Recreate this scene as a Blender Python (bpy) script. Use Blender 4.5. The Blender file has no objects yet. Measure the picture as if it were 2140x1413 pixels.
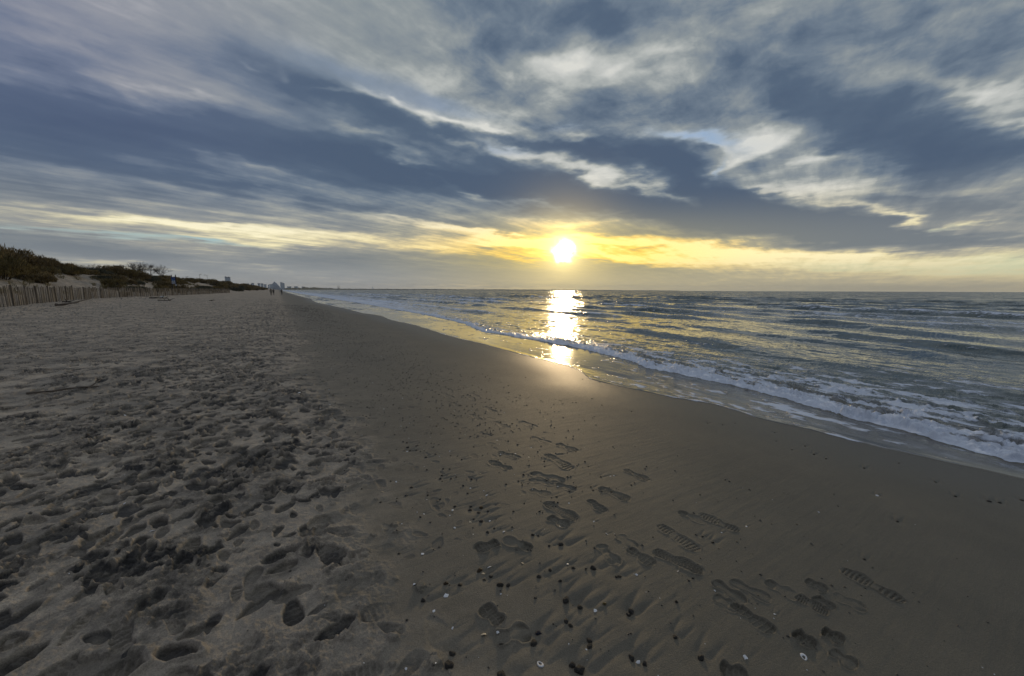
import bpy, bmesh, math, random
import numpy as np
from mathutils import Vector, Matrix
R = math.radians
C = bpy.context.scene.collection
sc = bpy.context.scene

# ---------------------------------------------------------------- camera
CAMZ = 1.85
FPX, PITCH, ROLL = 773.0, R(7.37), R(0.2)
cam = bpy.data.cameras.new('camera')
cam.sensor_width = 36.0
cam.lens = 36.0 * FPX / 2140.0
cam.clip_start = 0.05
cam.clip_end = 60000
camo = bpy.data.objects.new('camera', cam)
C.objects.link(camo)
camo.matrix_world = Matrix.Translation((0, 0, CAMZ)) @ Matrix.Rotation(R(90) - PITCH, 4, 'X') @ Matrix.Rotation(ROLL, 4, 'Z')
sc.camera = camo


def ray(px, py):
    """viewing direction of a photograph pixel (2140 px wide): used to survey positions on the ground and in the sky"""
    x, y = (px - 1070) / FPX, -(py - 706.5) / FPX
    c, s = math.cos(ROLL), math.sin(ROLL)
    x, y = c * x - s * y, s * x + c * y
    return (x, math.cos(PITCH) + y * math.sin(PITCH), -math.sin(PITCH) + y * math.cos(PITCH))


# ---------------------------------------------------------------- sun
SUN_AZ, SUN_EL = math.atan2(0.1339, 0.9857), math.asin(0.1026)
sund = Vector((math.sin(SUN_AZ) * math.cos(SUN_EL), math.cos(SUN_AZ) * math.cos(SUN_EL), math.sin(SUN_EL)))
sl = bpy.data.lights.new('sun', 'SUN')
sl.energy = 0.65
sl.angle = R(3.0)
sl.color = (1.0, 0.72, 0.40)
so = bpy.data.objects.new('sun', sl)
C.objects.link(so)
so.rotation_euler = sund.to_track_quat('Z', 'Y').to_euler()

sc.view_settings.view_transform = 'Standard'
sc.view_settings.look = 'None'
sc.view_settings.exposure = 0.22
sc.view_settings.gamma = 1.0
sc.cycles.use_denoising = True
sc.cycles.max_bounces = 6
sc.cycles.sample_clamp_indirect = 4


# ---------------------------------------------------------------- node helper
class NT:
    def __init__(s, tree):
        s.t = tree
        s.n = tree.nodes
        s.l = tree.links

    def put(s, sock, v):
        if v is None:
            return
        if isinstance(v, bpy.types.NodeSocket):
            s.l.new(v, sock)
        else:
            sock.default_value = v

    def m(s, op, a=None, b=None, c=None, clamp=False):
        n = s.n.new('ShaderNodeMath')
        n.operation = op
        n.use_clamp = clamp
        for i, v in enumerate((a, b, c)):
            s.put(n.inputs[i], v)
        return n.outputs[0]

    def v(s, op, a=None, b=None, sc_=None):
        n = s.n.new('ShaderNodeVectorMath')
        n.operation = op
        s.put(n.inputs[0], a)
        s.put(n.inputs[1], b)
        if sc_ is not None:
            s.put(n.inputs['Scale'], sc_)
        return n.outputs['Value'] if op in ('DOT_PRODUCT', 'LENGTH', 'DISTANCE') else n.outputs[0]

    def xyz(s, x=0.0, y=0.0, z=0.0):
        n = s.n.new('ShaderNodeCombineXYZ')
        for i, v in enumerate((x, y, z)):
            s.put(n.inputs[i], v)
        return n.outputs[0]

    def sep(s, v):
        n = s.n.new('ShaderNodeSeparateXYZ')
        s.put(n.inputs[0], v)
        return n.outputs

    def noise(s, vec, scale=1.0, detail=4.0, rough=0.55, dist=0.0, col=False):
        n = s.n.new('ShaderNodeTexNoise')
        s.put(n.inputs['Vector'], vec)
        s.put(n.inputs['Scale'], scale)
        n.inputs['Detail'].default_value = detail
        n.inputs['Roughness'].default_value = rough
        n.inputs['Distortion'].default_value = dist
        return n.outputs['Color'] if col else n.outputs['Fac']

    def voro(s, vec, scale, feat='F1', rand=1.0):
        n = s.n.new('ShaderNodeTexVoronoi')
        n.feature = feat
        s.put(n.inputs['Vector'], vec)
        n.inputs['Scale'].default_value = scale
        n.inputs['Randomness'].default_value = rand
        return n.outputs['Distance']

    def sm(s, x, a, b, lo=0.0, hi=1.0):
        n = s.n.new('ShaderNodeMapRange')
        n.interpolation_type = 'SMOOTHSTEP'
        s.put(n.inputs[0], x)
        for i, v in enumerate((a, b, lo, hi)):
            s.put(n.inputs[i + 1], v)
        return n.outputs[0]

    def mix(s, f, a, b, mode='MIX'):
        n = s.n.new('ShaderNodeMix')
        n.data_type = 'RGBA'
        n.blend_type = mode
        n.clamp_factor = True
        s.put(n.inputs[0], f)
        for i, v in ((6, a), (7, b)):
            if isinstance(v, tuple) and len(v) == 3:
                v = v + (1,)
            s.put(n.inputs[i], v)
        return n.outputs[2]

    def ramp(s, f, stops, interp='LINEAR'):
        n = s.n.new('ShaderNodeValToRGB')
        n.color_ramp.interpolation = interp
        e = n.color_ramp.elements
        while len(e) < len(stops):
            e.new(0.5)
        for i, (p, c) in enumerate(stops):
            e[i].position = p
            e[i].color = tuple(c) + (1,)
        s.put(n.inputs[0], f)
        return n.outputs[0]


# ---------------------------------------------------------------- world: Nishita sky behind layers of stratus
def build_world():
    w = bpy.data.worlds.new('World')
    sc.world = w
    w.use_nodes = True
    N = NT(w.node_tree)
    N.n.clear()
    out = N.n.new('ShaderNodeOutputWorld')
    bg = N.n.new('ShaderNodeBackground')
    N.l.new(bg.outputs[0], out.inputs[0])
    tc = N.n.new('ShaderNodeTexCoord')
    d = N.v('NORMALIZE', tc.outputs['Generated'])
    x, y, z = N.sep(d)
    az = N.m('MULTIPLY', N.m('ARCTAN2', x, y), 57.2958)
    el = N.m('MULTIPLY', N.m('ARCSINE', z), 57.2958)
    # cloud-plane coordinates, turned so that x runs along the streets of cloud
    k = N.m('DIVIDE', 1.0, N.m('ADD', N.m('MAXIMUM', z, 0.0), 0.07))
    t = R(40)
    px_ = N.m('MULTIPLY', N.v('DOT_PRODUCT', d, (math.sin(t), math.cos(t), 0)), k)
    py_ = N.m('MULTIPLY', N.v('DOT_PRODUCT', d, (math.cos(t), -math.sin(t), 0)), k)
    plane = N.xyz(px_, py_, 0.0)
    st = N.xyz(N.m('MULTIPLY', px_, 0.62), N.m('MULTIPLY', py_, 1.05), 3.3)
    w1 = N.noise(plane, 0.9, 4, 0.55, col=True)
    w2 = N.noise(plane, 3.2, 4, 0.6, col=True)
    w1 = N.v('SUBTRACT', w1, (0.5, 0.5, 0.5))
    w2 = N.v('SUBTRACT', w2, (0.5, 0.5, 0.5))
    # the warp shrinks towards the horizon as real cloud does
    fl = N.sm(el, 0.0, 30.0, 0.22, 1.0)
    warp = N.v('ADD', N.v('MULTIPLY', w1, (20.0, 11.0, 0.0)), N.v('MULTIPLY', w2, (6.0, 4.0, 0.0)))
    warp = N.v('MULTIPLY', warp, N.xyz(N.m('ADD', N.m('MULTIPLY', fl, 0.6), 0.4), fl, 0.0))
    p = N.v('ADD', N.xyz(az, el, 0.0), warp)
    wx, wy, _ = N.sep(p)
    p1 = N.xyz(wx, wy, 1.0)

    def ang(px, py):
        r = ray(px, py)
        L = math.sqrt(sum(q * q for q in r))
        return np.array([math.degrees(math.atan2(r[0], r[1])), math.degrees(math.asin(r[2] / L))])

    def blobs(lst, start):
        acc = start
        for (px, py, rx, ry, a, wt) in lst:
            c0 = ang(px, py)
            J = np.column_stack([(ang(px + 4, py) - ang(px - 4, py)) / 8, (ang(px, py + 4) - ang(px, py - 4)) / 8])
            Rm = np.array([[math.cos(R(a)), -math.sin(R(a))], [math.sin(R(a)), math.cos(R(a))]])
            M = np.linalg.inv(J @ Rm @ np.diag([rx, ry]))
            b = -M @ c0
            q0 = N.v('DOT_PRODUCT', p1, (M[0, 0], M[0, 1], b[0]))
            q1 = N.v('DOT_PRODUCT', p1, (M[1, 0], M[1, 1], b[1]))
            q = N.xyz(q0, q1, 0.0)
            g = N.m('POWER', 0.3679, N.v('DOT_PRODUCT', q, q))
            acc = N.m('MULTIPLY_ADD', g, wt, acc)
        return acc

    dark = [
        (60, 260, 330, 85, 12, .30), (350, 300, 330, 50, 13, .26), (720, 338, 330, 40, 11, .48), (1020, 375, 280, 30, 10, .44),
        (1330, 425, 270, 28, 12, .48), (1560, 462, 260, 34, 9, .46), (1800, 488, 190, 20, 3, .62), (1930, 487, 90, 10, 4, .4), (1230, 315, 170, 30, 20, .34),
        (1470, 380, 190, 34, 20, .56), (1240, 318, 120, 22, 18, .2), (1700, 455, 120, 26, 16, .3), (1650, 440, 150, 34, 16, .25), (780, 238, 240, 34, 17, .38), (1010, 285, 120, 22, 14, .22), (560, 155, 180, 40, 18, .10),
        (1990, 305, 240, 62, 4, .42), (1740, 235, 190, 60, 4, .30), (1640, 120, 120, 40, 10, .14), (1340, 250, 120, 26, 6, .14), (1230, 20, 230, 40, 4, .24),
        (1130, 70, 90, 40, 10, .12), (1850, 40, 260, 50, 6, .16), (1950, 140, 220, 40, 8, .06),
        (150, 415, 300, 22, 6, .20), (500, 400, 260, 18, 9, .14), (300, 365, 260, 16, 10, .12), (120, 520, 190, 17, 7, .42), (330, 548, 170, 12, 8, .30),
        (700, 545, 210, 19, 1, .40), (900, 572, 240, 14, 0, .24), (500, 575, 160, 8, 2, .18), (760, 430, 260, 14, 8, .16), (900, 460, 200, 7, 6, .14),
        (1120, 420, 130, 14, 8, .16), (700, 590, 330, 10, 1, .14), (1300, 562, 110, 18, 4, .30), (1150, 580, 170, 18, 0, .22), (1620, 592, 330, 12, 0, .16), (1480, 577, 90, 5, -4, .16),
        (1230, 512, 110, 5, 5, .26), (1060, 520, 90, 6, 4, .24), (1360, 525, 60, 5, -8, .18), (1000, 478, 120, 5, 6, .2), (1360, 487, 160, 5, 4, .22),
        (2060, 440, 160, 20, 3, .22), (1950, 415, 160, 10, 4, .14), (2080, 500, 120, 10, 0, .2), (1880, 600, 260, 8, 0, .18), (80, 130, 190, 55, 10, .06)]
    bright = [(1440, 303, 80, 10, 4, -.34), (1480, 318, 40, 6, 10, -.2), (1220, 300, 40, 6, 14, -.2),
        (1230, 110, 50, 14, -4, -.20), (1330, 130, 36, 12, -10, -.22), (1450, 112, 60, 16, 8, -.20), (1160, 108, 50, 12, 0, -.16), (1290, 160, 60, 14, 4, -.2), (1380, 150, 60, 12, 4, -.16), (1300, 118, 190, 50, 0, -.14), (1180, 115, 130, 34, 0, -.10), (1540, 100, 90, 20, 6, -.12), (1030, 190, 190, 60, 10, -.10), (860, 150, 160, 50, 15, -.08), (1400, 180, 200, 30, 0, -.10),
        (880, 236, 40, 14, 16, -.50), (950, 246, 30, 7, 16, -.40), (1060, 268, 40, 7, 16, -.34), (735, 195, 30, 9, 16, -.2), (820, 210, 24, 8, 20, -.3), (1000, 258, 70, 9, 8, -.34), (1150, 278, 90, 14, 12, -.42), (1230, 290, 50, 9, 20, -.3),
        (1080, 318, 80, 13, 18, -.46), (1235, 362, 100, 14, 16, -.52), (1380, 402, 100, 10, 14, -.42), (960, 300, 60, 8, 16, -.24), (820, 315, 60, 9, 16, -.2), (740, 275, 70, 8, 14, -.18), (880, 335, 60, 7, 12, -.22),
        (1570, 305, 50, 16, -24, -.42), (1545, 335, 40, 10, -30, -.24), (1690, 320, 50, 15, -6, -.42), (1720, 385, 120, 15, 2, -.32), (1640, 388, 70, 9, 0, -.24),
        (1800, 430, 70, 14, 22, -.32), (1890, 462, 60, 9, 12, -.40), (1990, 480, 90, 6, -14, -.30), (2030, 190, 100, 20, 6, -.34), (2130, 240, 70, 18, 5, -.34), (1960, 165, 80, 20, 8, -.1),
        (1140, 418, 70, 7, 4, -.36), (1250, 432, 60, 5, 4, -.2), (950, 385, 60, 8, 26, -.26), (1000, 405, 60, 6, 16, -.24), (420, 335, 70, 10, 14, -.16), (560, 355, 60, 6, 12, -.16),
        (300, 180, 90, 12, 18, -.12), (400, 195, 70, 9, 10, -.14), (480, 122, 24, 6, 18, -.14), (570, 150, 16, 9, 40, -.10), (660, 190, 50, 6, 10, -.2), (780, 205, 60, 9, 14, -.26),
        (300, 462, 220, 10, 4, -.30), (520, 478, 170, 13, 4, -.30), (750, 500, 260, 12, 4, -.34), (560, 508, 200, 10, 4, -.30), (900, 470, 170, 7, 8, -.30),
        (230, 551, 110, 6, 4, -.36), (350, 566, 60, 4, 6, -.3), (560, 560, 80, 4, 6, -.18), (640, 578, 60, 4, 2, -.16),
        (1180, 460, 130, 12, 0, -.36), (1030, 490, 120, 9, 8, -.34), (1180, 515, 110, 26, 0, -.52), (1040, 505, 130, 22, 0, -.34), (1330, 508, 170, 14, 6, -.42), (1480, 545, 260, 20, 3, -.48), (1750, 535, 300, 22, 2, -.42),
        (2040, 560, 240, 26, 0, -.38), (2040, 515, 140, 7, -6, -.26), (1320, 545, 90, 8, 2, -.3), (960, 600, 170, 3, 1, -.30), (1100, 603, 150, 2.5, 0, -.2), (720, 584, 60, 3, 0, -.24), (1140, 590, 40, 3, -8, -.22), (1500, 588, 50, 3, -8, -.24)]
    D = blobs(dark, 0.50)
    D = blobs(bright, D)
    f1 = N.noise(st, 1.5, 6, 0.6)
    f2 = N.noise(N.v('ADD', plane, N.v('SCALE', w1, None, 0.5)), 3.0, 6, 0.6)
    f3 = N.noise(N.xyz(N.m('MULTIPLY', px_, 0.35), N.m('MULTIPLY', py_, 2.6), 8.8), 2.6, 6, 0.6)
    hl = N.sm(el, 1.0, 6.0, 0.85, 1.08)
    tex = N.m('ADD', N.m('MULTIPLY', N.m('SUBTRACT', f1, 0.5), N.sm(el, 12.0, 34.0, 0.62, N.sm(az, -28.0, 2.0, 0.30, 0.42))),
              N.m('ADD', N.m('MULTIPLY', N.m('SUBTRACT', f2, 0.5), N.sm(el, 8.0, 26.0, 0.45, N.sm(az, -28.0, 2.0, 0.42, 1.15))), N.m('MULTIPLY', N.m('SUBTRACT', f3, 0.5), N.sm(el, 6.0, 24.0, 0.55, 0.26))))
    hl = N.m('MULTIPLY', hl, N.sm(D, 0.62, 1.0, 1.0, 0.7))
    D = N.m('MULTIPLY_ADD', tex, hl, D)
    blue = blobs([(640, 150, 130, 26, 18, .40), (800, 190, 160, 24, 15, .50), (940, 215, 90, 14, 12, .45), (1440, 303, 85, 12, 4, .85), (1180, 262, 60, 8, 10, .5), (1060, 310, 60, 8, 12, .5),
                  (150, 490, 260, 9, 4, 1.0), (430, 505, 110, 5, 5, 1.0), (2090, 553, 150, 18, 0, .75), (1800, 560, 160, 8, 0, .4), (1940, 488, 70, 4, -8, .6), (1540, 350, 30, 6, 30, .5)], 0.0)
    # sunward glow
    dot = N.v('DOT_PRODUCT', d, tuple(sund))
    sdist = N.m('MULTIPLY', N.m('ARCCOSINE', N.m('MINIMUM', dot, 1.0)), 57.2958)
    ex = N.m('DIVIDE', N.m('SUBTRACT', az, math.degrees(SUN_AZ) + 2.0), 22.0)
    ey = N.m('DIVIDE', N.m('SUBTRACT', el, 5.0), 4.8)
    glow = N.m('POWER', 0.3679, N.m('ADD', N.m('MULTIPLY', ex, ex), N.m('MULTIPLY', ey, ey)))
    near = N.m('POWER', 0.3679, N.m('POWER', N.m('DIVIDE', sdist, 5.5), 1.6))
    low = N.sm(el, 5.0, 13.0, 1.0, 0.0)
    far_x = N.sm(az, -50.0, -10.0, 1.0, 0.0)
    # cloud colour by thickness: lit thin edges, grey body, slate underside
    body = N.ramp(D, [(0.0, (.60, .60, .56)), (0.14, (.50, .51, .49)), (0.30, (.38, .40, .39)), (0.44, (.235, .265, .28)),
                      (0.60, (.135, .175, .225)), (0.76, (.080, .116, .172)), (1.0, (.064, .096, .152))])
    lowc = N.ramp(D, [(0.0, (.92, .84, .56)), (0.18, (.74, .67, .42)), (0.34, (.47, .44, .33)), (0.50, (.28, .285, .27)),
                      (0.68, (.205, .225, .235)), (1.0, (.15, .175, .20))])
    goldc = N.ramp(D, [(0.0, (1.2, .88, .26)), (0.16, (1.02, .68, .13)), (0.30, (.78, .53, .12)), (0.44, (.46, .38, .16)),
                       (0.64, (.37, .325, .18)), (1.0, (.27, .255, .175))])
    col = N.mix(low, body, lowc)
    col = N.mix(N.m('MULTIPLY', glow, 1.2, clamp=True), col, goldc)
    # mauve tint on the landward side
    mauve = N.m('MULTIPLY', N.sm(az, -54.0, -18.0, 1.0, 0.0), N.sm(el, 6.0, 22.0))
    col = N.mix(N.m('MULTIPLY', mauve, 0.6), col, N.mix(1.0, col, (1.08, .95, 1.15), 'MULTIPLY'))
    # pink skirt right on the horizon
    hz = N.m('MULTIPLY', N.sm(el, 0.0, 2.6, 1.0, 0.0), N.sm(D, 0.15, 0.6, 1.0, 0.25))
    col = N.mix(N.m('MULTIPLY', hz, 0.55), col, (.56, .44, .32))
    hzc = N.mix(N.sm(az, -24.0, 4.0), (.30, .31, .315), (.56, .47, .26))
    col = N.mix(N.m('MULTIPLY', N.sm(el, 5.0, 1.2), N.sm(D, .1, .8, .75, .5)), col, hzc)
    # clear air in the gaps
    sky = N.n.new('ShaderNodeTexSky')
    sky.sky_type = 'NISHITA'
    sky.sun_disc = False
    sky.sun_elevation = SUN_EL
    sky.sun_rotation = SUN_AZ
    sky.air_density = 1.2
    sky.ozone_density = 2.0
    skyc = N.mix(1.0, sky.outputs[0], (.10, .10, .10), 'MULTIPLY')
    skyc = N.mix(0.65, skyc, N.mix(N.sm(az, -16.0, 6.0), (.085, .155, .30), (.20, .36, .62)))
    skylow = N.mix(N.sm(az, -10., 30.), (.36, .50, .50), (.50, .58, .40))
    skyc = N.mix(N.sm(el, 4.0, 11.0, 1.0, 0.0), skyc, skylow)
    gap = N.m('MULTIPLY', N.sm(D, 0.72, 0.30), N.m('MULTIPLY', blue, N.sm(D, 0.0, 0.25, 0.55, 1.0)), clamp=True)
    col = N.mix(gap, col, skyc)
    # unseen bright veil added overhead to lift the light on the sand
    up = N.sm(el, 50.0, 72.0)
    col = N.mix(N.m('MULTIPLY', up, 0.85), col, (.66, .69, .74))
    back = N.sm(y, 0.12, -0.45)  # sky behind the viewer darkened to deepen the shade in the pits
    col = N.mix(N.m('MULTIPLY', back, 0.9), col, (.125, .145, .185))
    # the veiled sun
    rag = N.m('ADD', sdist, N.m('MULTIPLY', N.m('SUBTRACT', N.noise(N.xyz(az, el, 0.0), 0.8, 3, 0.5), 0.5), 2.2))
    disc = N.m('POWER', N.sm(rag, 0.0, 2.6, 1.0, 0.0), 2.6)
    near_c = N.v('SCALE', (1.0, .72, .22), None, N.m('MULTIPLY', near, 0.55))
    halo = N.m('POWER', 0.3679, N.m('POWER', N.m('DIVIDE', sdist, 2.3), 2.0))
    near_c = N.v('ADD', near_c, N.v('SCALE', (1.0, .80, .34), None, N.m('MULTIPLY', halo, 0.8)))
    disc_c = N.v('SCALE', (1.0, .93, .70), None, N.m('MULTIPLY', disc, 9.0))
    col = N.v('ADD', N.v('ADD', col, near_c), disc_c)
    # haze-grey ground half
    col = N.mix(N.sm(el, -0.6, -0.1, 1.0, 0.0), col, (.20, .20, .19))
    N.l.new(col, bg.inputs[0])
    bg.inputs[1].default_value = 1.0


build_world()

# ---------------------------------------------------------------- shore frame: a runs along the beach, c runs seaward
_A = math.atan((585 - 1070) / FPX)
UX, UY = math.sin(_A), math.cos(_A)
VX, VY = math.cos(_A), -math.sin(_A)


def ac(x, y):
    return x * UX + y * UY, x * VX + y * VY


def xy(a, c):
    return a * UX + c * VX, a * UY + c * VY


# ---------------------------------------------------------------- numpy noise
_rs = np.random.RandomState(7)
_perm = _rs.permutation(256)
_perm = np.concatenate([_perm, _perm]).astype(np.int32)
_gx = np.cos(np.arange(256) * 2 * np.pi / 256).astype(np.float32)
_gy = np.sin(np.arange(256) * 2 * np.pi / 256).astype(np.float32)


def gn(x, y, seed=0):
    x = np.asarray(x, np.float32) + np.float32(seed * 17.31)
    y = np.asarray(y, np.float32) + np.float32(seed * 5.77)
    xi, yi = np.floor(x), np.floor(y)
    fx, fy = x - xi, y - yi
    xi = xi.astype(np.int32) & 255
    yi = yi.astype(np.int32) & 255
    ux = fx * fx * fx * (fx * (fx * 6 - 15) + 10)
    uy = fy * fy * fy * (fy * (fy * 6 - 15) + 10)
    def g(ix, iy, dx, dy):
        h = _perm[_perm[ix & 255] + (iy & 255)]
        return _gx[h] * dx + _gy[h] * dy
    n00, n10 = g(xi, yi, fx, fy), g(xi + 1, yi, fx - 1, fy)
    n01, n11 = g(xi, yi + 1, fx, fy - 1), g(xi + 1, yi + 1, fx - 1, fy - 1)
    a = n00 + ux * (n10 - n00)
    b = n01 + ux * (n11 - n01)
    return (a + uy * (b - a)) * 1.4


def fbm(x, y, octs=4, seed=0, gain=0.5, ridge=False, billow=False):
    s, amp, f, tot = 0, 1.0, 1.0, 0
    for i in range(octs):
        n = gn(x * f, y * f, seed + i)
        if ridge:
            n = 1 - 2 * np.abs(n)
        if billow:
            n = 2 * np.abs(n)
        s = s + n * amp
        tot += amp
        amp *= gain
        f *= 2.03
    return s / tot


def ss(x, a, b):
    t = np.clip((x - a) / (b - a), 0, 1)
    return t * t * (3 - 2 * t)


# water's edge and the line of the bore, surveyed along the beach
EDGE = np.array([(-6, 6.6), (0.2, 6.2), (1.2, 5.95), (1.9, 5.98), (2.4, 5.85), (3.2, 5.98), (3.85, 5.66), (4.7, 5.45), (5.5, 5.40), (6.2, 5.8), (6.9, 5.98),
                 (9, 5.84), (11, 5.85), (13.2, 5.68), (15, 5.78), (18.2, 5.95), (19, 6.0), (23, 5.75), (26.9, 6.1), (28.5, 6.05), (30.3, 5.5), (38, 5.4), (46, 5.0), (57, 4.4), (70, 4.6), (80, 5.3), (109, 4.9), (234, 4.0), (500, 3.0), (5000, 3.0)])
BORE = np.array([(-6, 6.3), (0.27, 6.66), (0.96, 6.85), (1.7, 7.02), (2.94, 7.36), (4, 7.42), (5.7, 7.4), (6.6, 7.75), (7.7, 8.0), (10.3, 8.05), (12.5, 7.9), (14.8, 7.6), (17, 8.2), (19.5, 8.65), (25, 9.1), (31.5, 9.2), (50, 9.4), (78, 9.06), (234, 8), (5000, 8)])
PROF = np.array([(-400, .6), (-60, .9), (-45, 1.9), (-36, 3.6), (-30, 4.35), (-27, 4.4), (-23, 3.2), (-19.5, 1.85), (-17.5, 1.42), (-15.5, 1.05), (-13, .74), (-10, .54), (-6, .42), (-2, .35), (0, .31), (1.5, .24), (3, .15), (4.5, .065), (5.7, .015), (7, -.05), (9, -.16), (14, -.5), (40, -1.5), (200, -6), (9000, -30)])


def edge_c(a):
    return np.interp(a, EDGE[:, 0], EDGE[:, 1]) + 0.05 * gn(a * 1.3, a * 0 + 3.3) + 0.02 * gn(a * 5.1, a * 0 + 1.3)


def bore_c(a):
    return np.interp(a, BORE[:, 0], BORE[:, 1]) + 0.13 * gn(a * 1.1, a * 0 + 9.3) + 0.09 * np.abs(gn(a * 3.1, a * 0 + 4.3)) + 0.03 * gn(a * 9.1, a * 0 + 2.3)


FENCE = np.array([(6, -12.4), (20, -12.6), (32, -13.1), (40, -14.4), (48, -15.6), (56, -16.4), (62, -16.5), (70, -15.6), (79, -14.4), (95, -13.4), (110, -13.0), (128, -12.6), (146, -12.3)])


def fence_c(a):
    return np.interp(a, FENCE[:, 0], FENCE[:, 1])


def base_z(a, c):
    """smooth shape of the beach and dune"""
    # the foot of the dune follows the fence
    sh = np.where(c < -8, (fence_c(a) + 13.2) * ss(-c, 8, 13), 0.0)
    z = np.interp(c - sh, PROF[:, 0], PROF[:, 1])
    dune = ss(-(c - sh), 14.5, 20)
    z = z + dune * (0.55 * fbm(a / 13, c / 7, 3, 21) + 0.18 * fbm(a / 3.1, c / 2.2, 3, 22))
    # the ridge sinks away along the far beach
    z = np.where(c < -14, 0.75 + (z - 0.75) * (0.25 + 0.75 * ss(a, -30, 6)), z)
    # drifted sand at the fence foot
    z = z + 0.10 * np.exp(-((c - fence_c(a) - .7) / .8) ** 2) * (1 + 0.9 * gn(a / 2.1, a * 0 + 7.7))
    # hummocky upper beach
    z = z + 0.035 * fbm(a / 2.6, c / 1.5, 3, 31) * ss(-c, -0.2, 2.5)
    return z


def ground_z(x, y):
    a, c = ac(np.asarray(x, float), np.asarray(y, float))
    return base_z(a, c)


def spot(px, py):
    """ground point seen at a photograph pixel"""
    r = ray(px, py)
    z = 0.3
    for _ in range(14):
        t = (z - CAMZ) / r[2]
        z = 0.5 * z + 0.5 * float(ground_z(r[0] * t, r[1] * t))
    t = (z - CAMZ) / r[2]
    return r[0] * t, r[1] * t


# ---------------------------------------------------------------- warped grid, finer close to the viewer
def rows(step, cap, start, end):
    ys = [start]
    while ys[-1] < end:
        y = ys[-1]
        ys.append(y + max(min(y * y * step, cap * y), 0.0035))
    return np.array(ys)


def grid(ts, ys):
    W = np.sqrt(ys ** 2 + 0.5)
    X = (W[:, None] * ts[None, :]).astype(np.float64)
    Y = np.repeat(ys[:, None], len(ts), 1).astype(np.float64)
    return X, Y, W


def mesh_from_grid(name, X, Y, Z, keep=None, attrs=None, mat=None, smooth=True):
    nr, nc = X.shape
    idx = np.arange(nr * nc, dtype=np.int32).reshape(nr, nc)
    q = np.stack([idx[:-1, :-1], idx[:-1, 1:], idx[1:, 1:], idx[1:, :-1]], -1).reshape(-1, 4)
    if keep is not None:
        k = (keep[:-1, :-1] | keep[:-1, 1:] | keep[1:, 1:] | keep[1:, :-1]).reshape(-1)
        q = q[k]
    used = np.zeros(nr * nc, bool)
    used[q.ravel()] = True
    remap = np.cumsum(used) - 1
    q = remap[q].astype(np.int32)
    co = np.stack([X.ravel(), Y.ravel(), Z.ravel()], -1)[used].astype(np.float32)
    me = bpy.data.meshes.new(name)
    me.vertices.add(len(co))
    me.vertices.foreach_set('co', co.ravel())
    me.loops.add(q.size)
    me.loops.foreach_set('vertex_index', q.ravel())
    me.polygons.add(len(q))
    me.polygons.foreach_set('loop_start', np.arange(0, q.size, 4, dtype=np.int32))
    me.polygons.foreach_set('use_smooth', np.full(len(q), smooth))
    me.update(calc_edges=True)
    for k_, arr in (attrs or {}).items():
        at = me.attributes.new(k_, 'FLOAT', 'POINT')
        at.data.foreach_set('value', arr.ravel()[used].astype(np.float32))
    if mat:
        me.materials.append(mat)
    o = bpy.data.objects.new(name, me)
    C.objects.link(o)
    return o


def new_mat(name):
    m = bpy.data.materials.new(name)
    m.use_nodes = True
    N = NT(m.node_tree)
    N.n.clear()
    out = N.n.new('ShaderNodeOutputMaterial')
    b = N.n.new('ShaderNodeBsdfPrincipled')
    N.l.new(b.outputs[0], out.inputs[0])
    return m, N, b, out


def attr(N, name):
    n = N.n.new('ShaderNodeAttribute')
    n.attribute_name = name
    return n.outputs['Fac']


def bump(N, b, h, dist, strength=1.0):
    n = N.n.new('ShaderNodeBump')
    n.inputs['Distance'].default_value = dist
    n.inputs['Strength'].default_value = strength
    N.l.new(h, n.inputs['Height'])
    N.l.new(n.outputs[0], b.inputs['Normal'])
    return n


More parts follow.
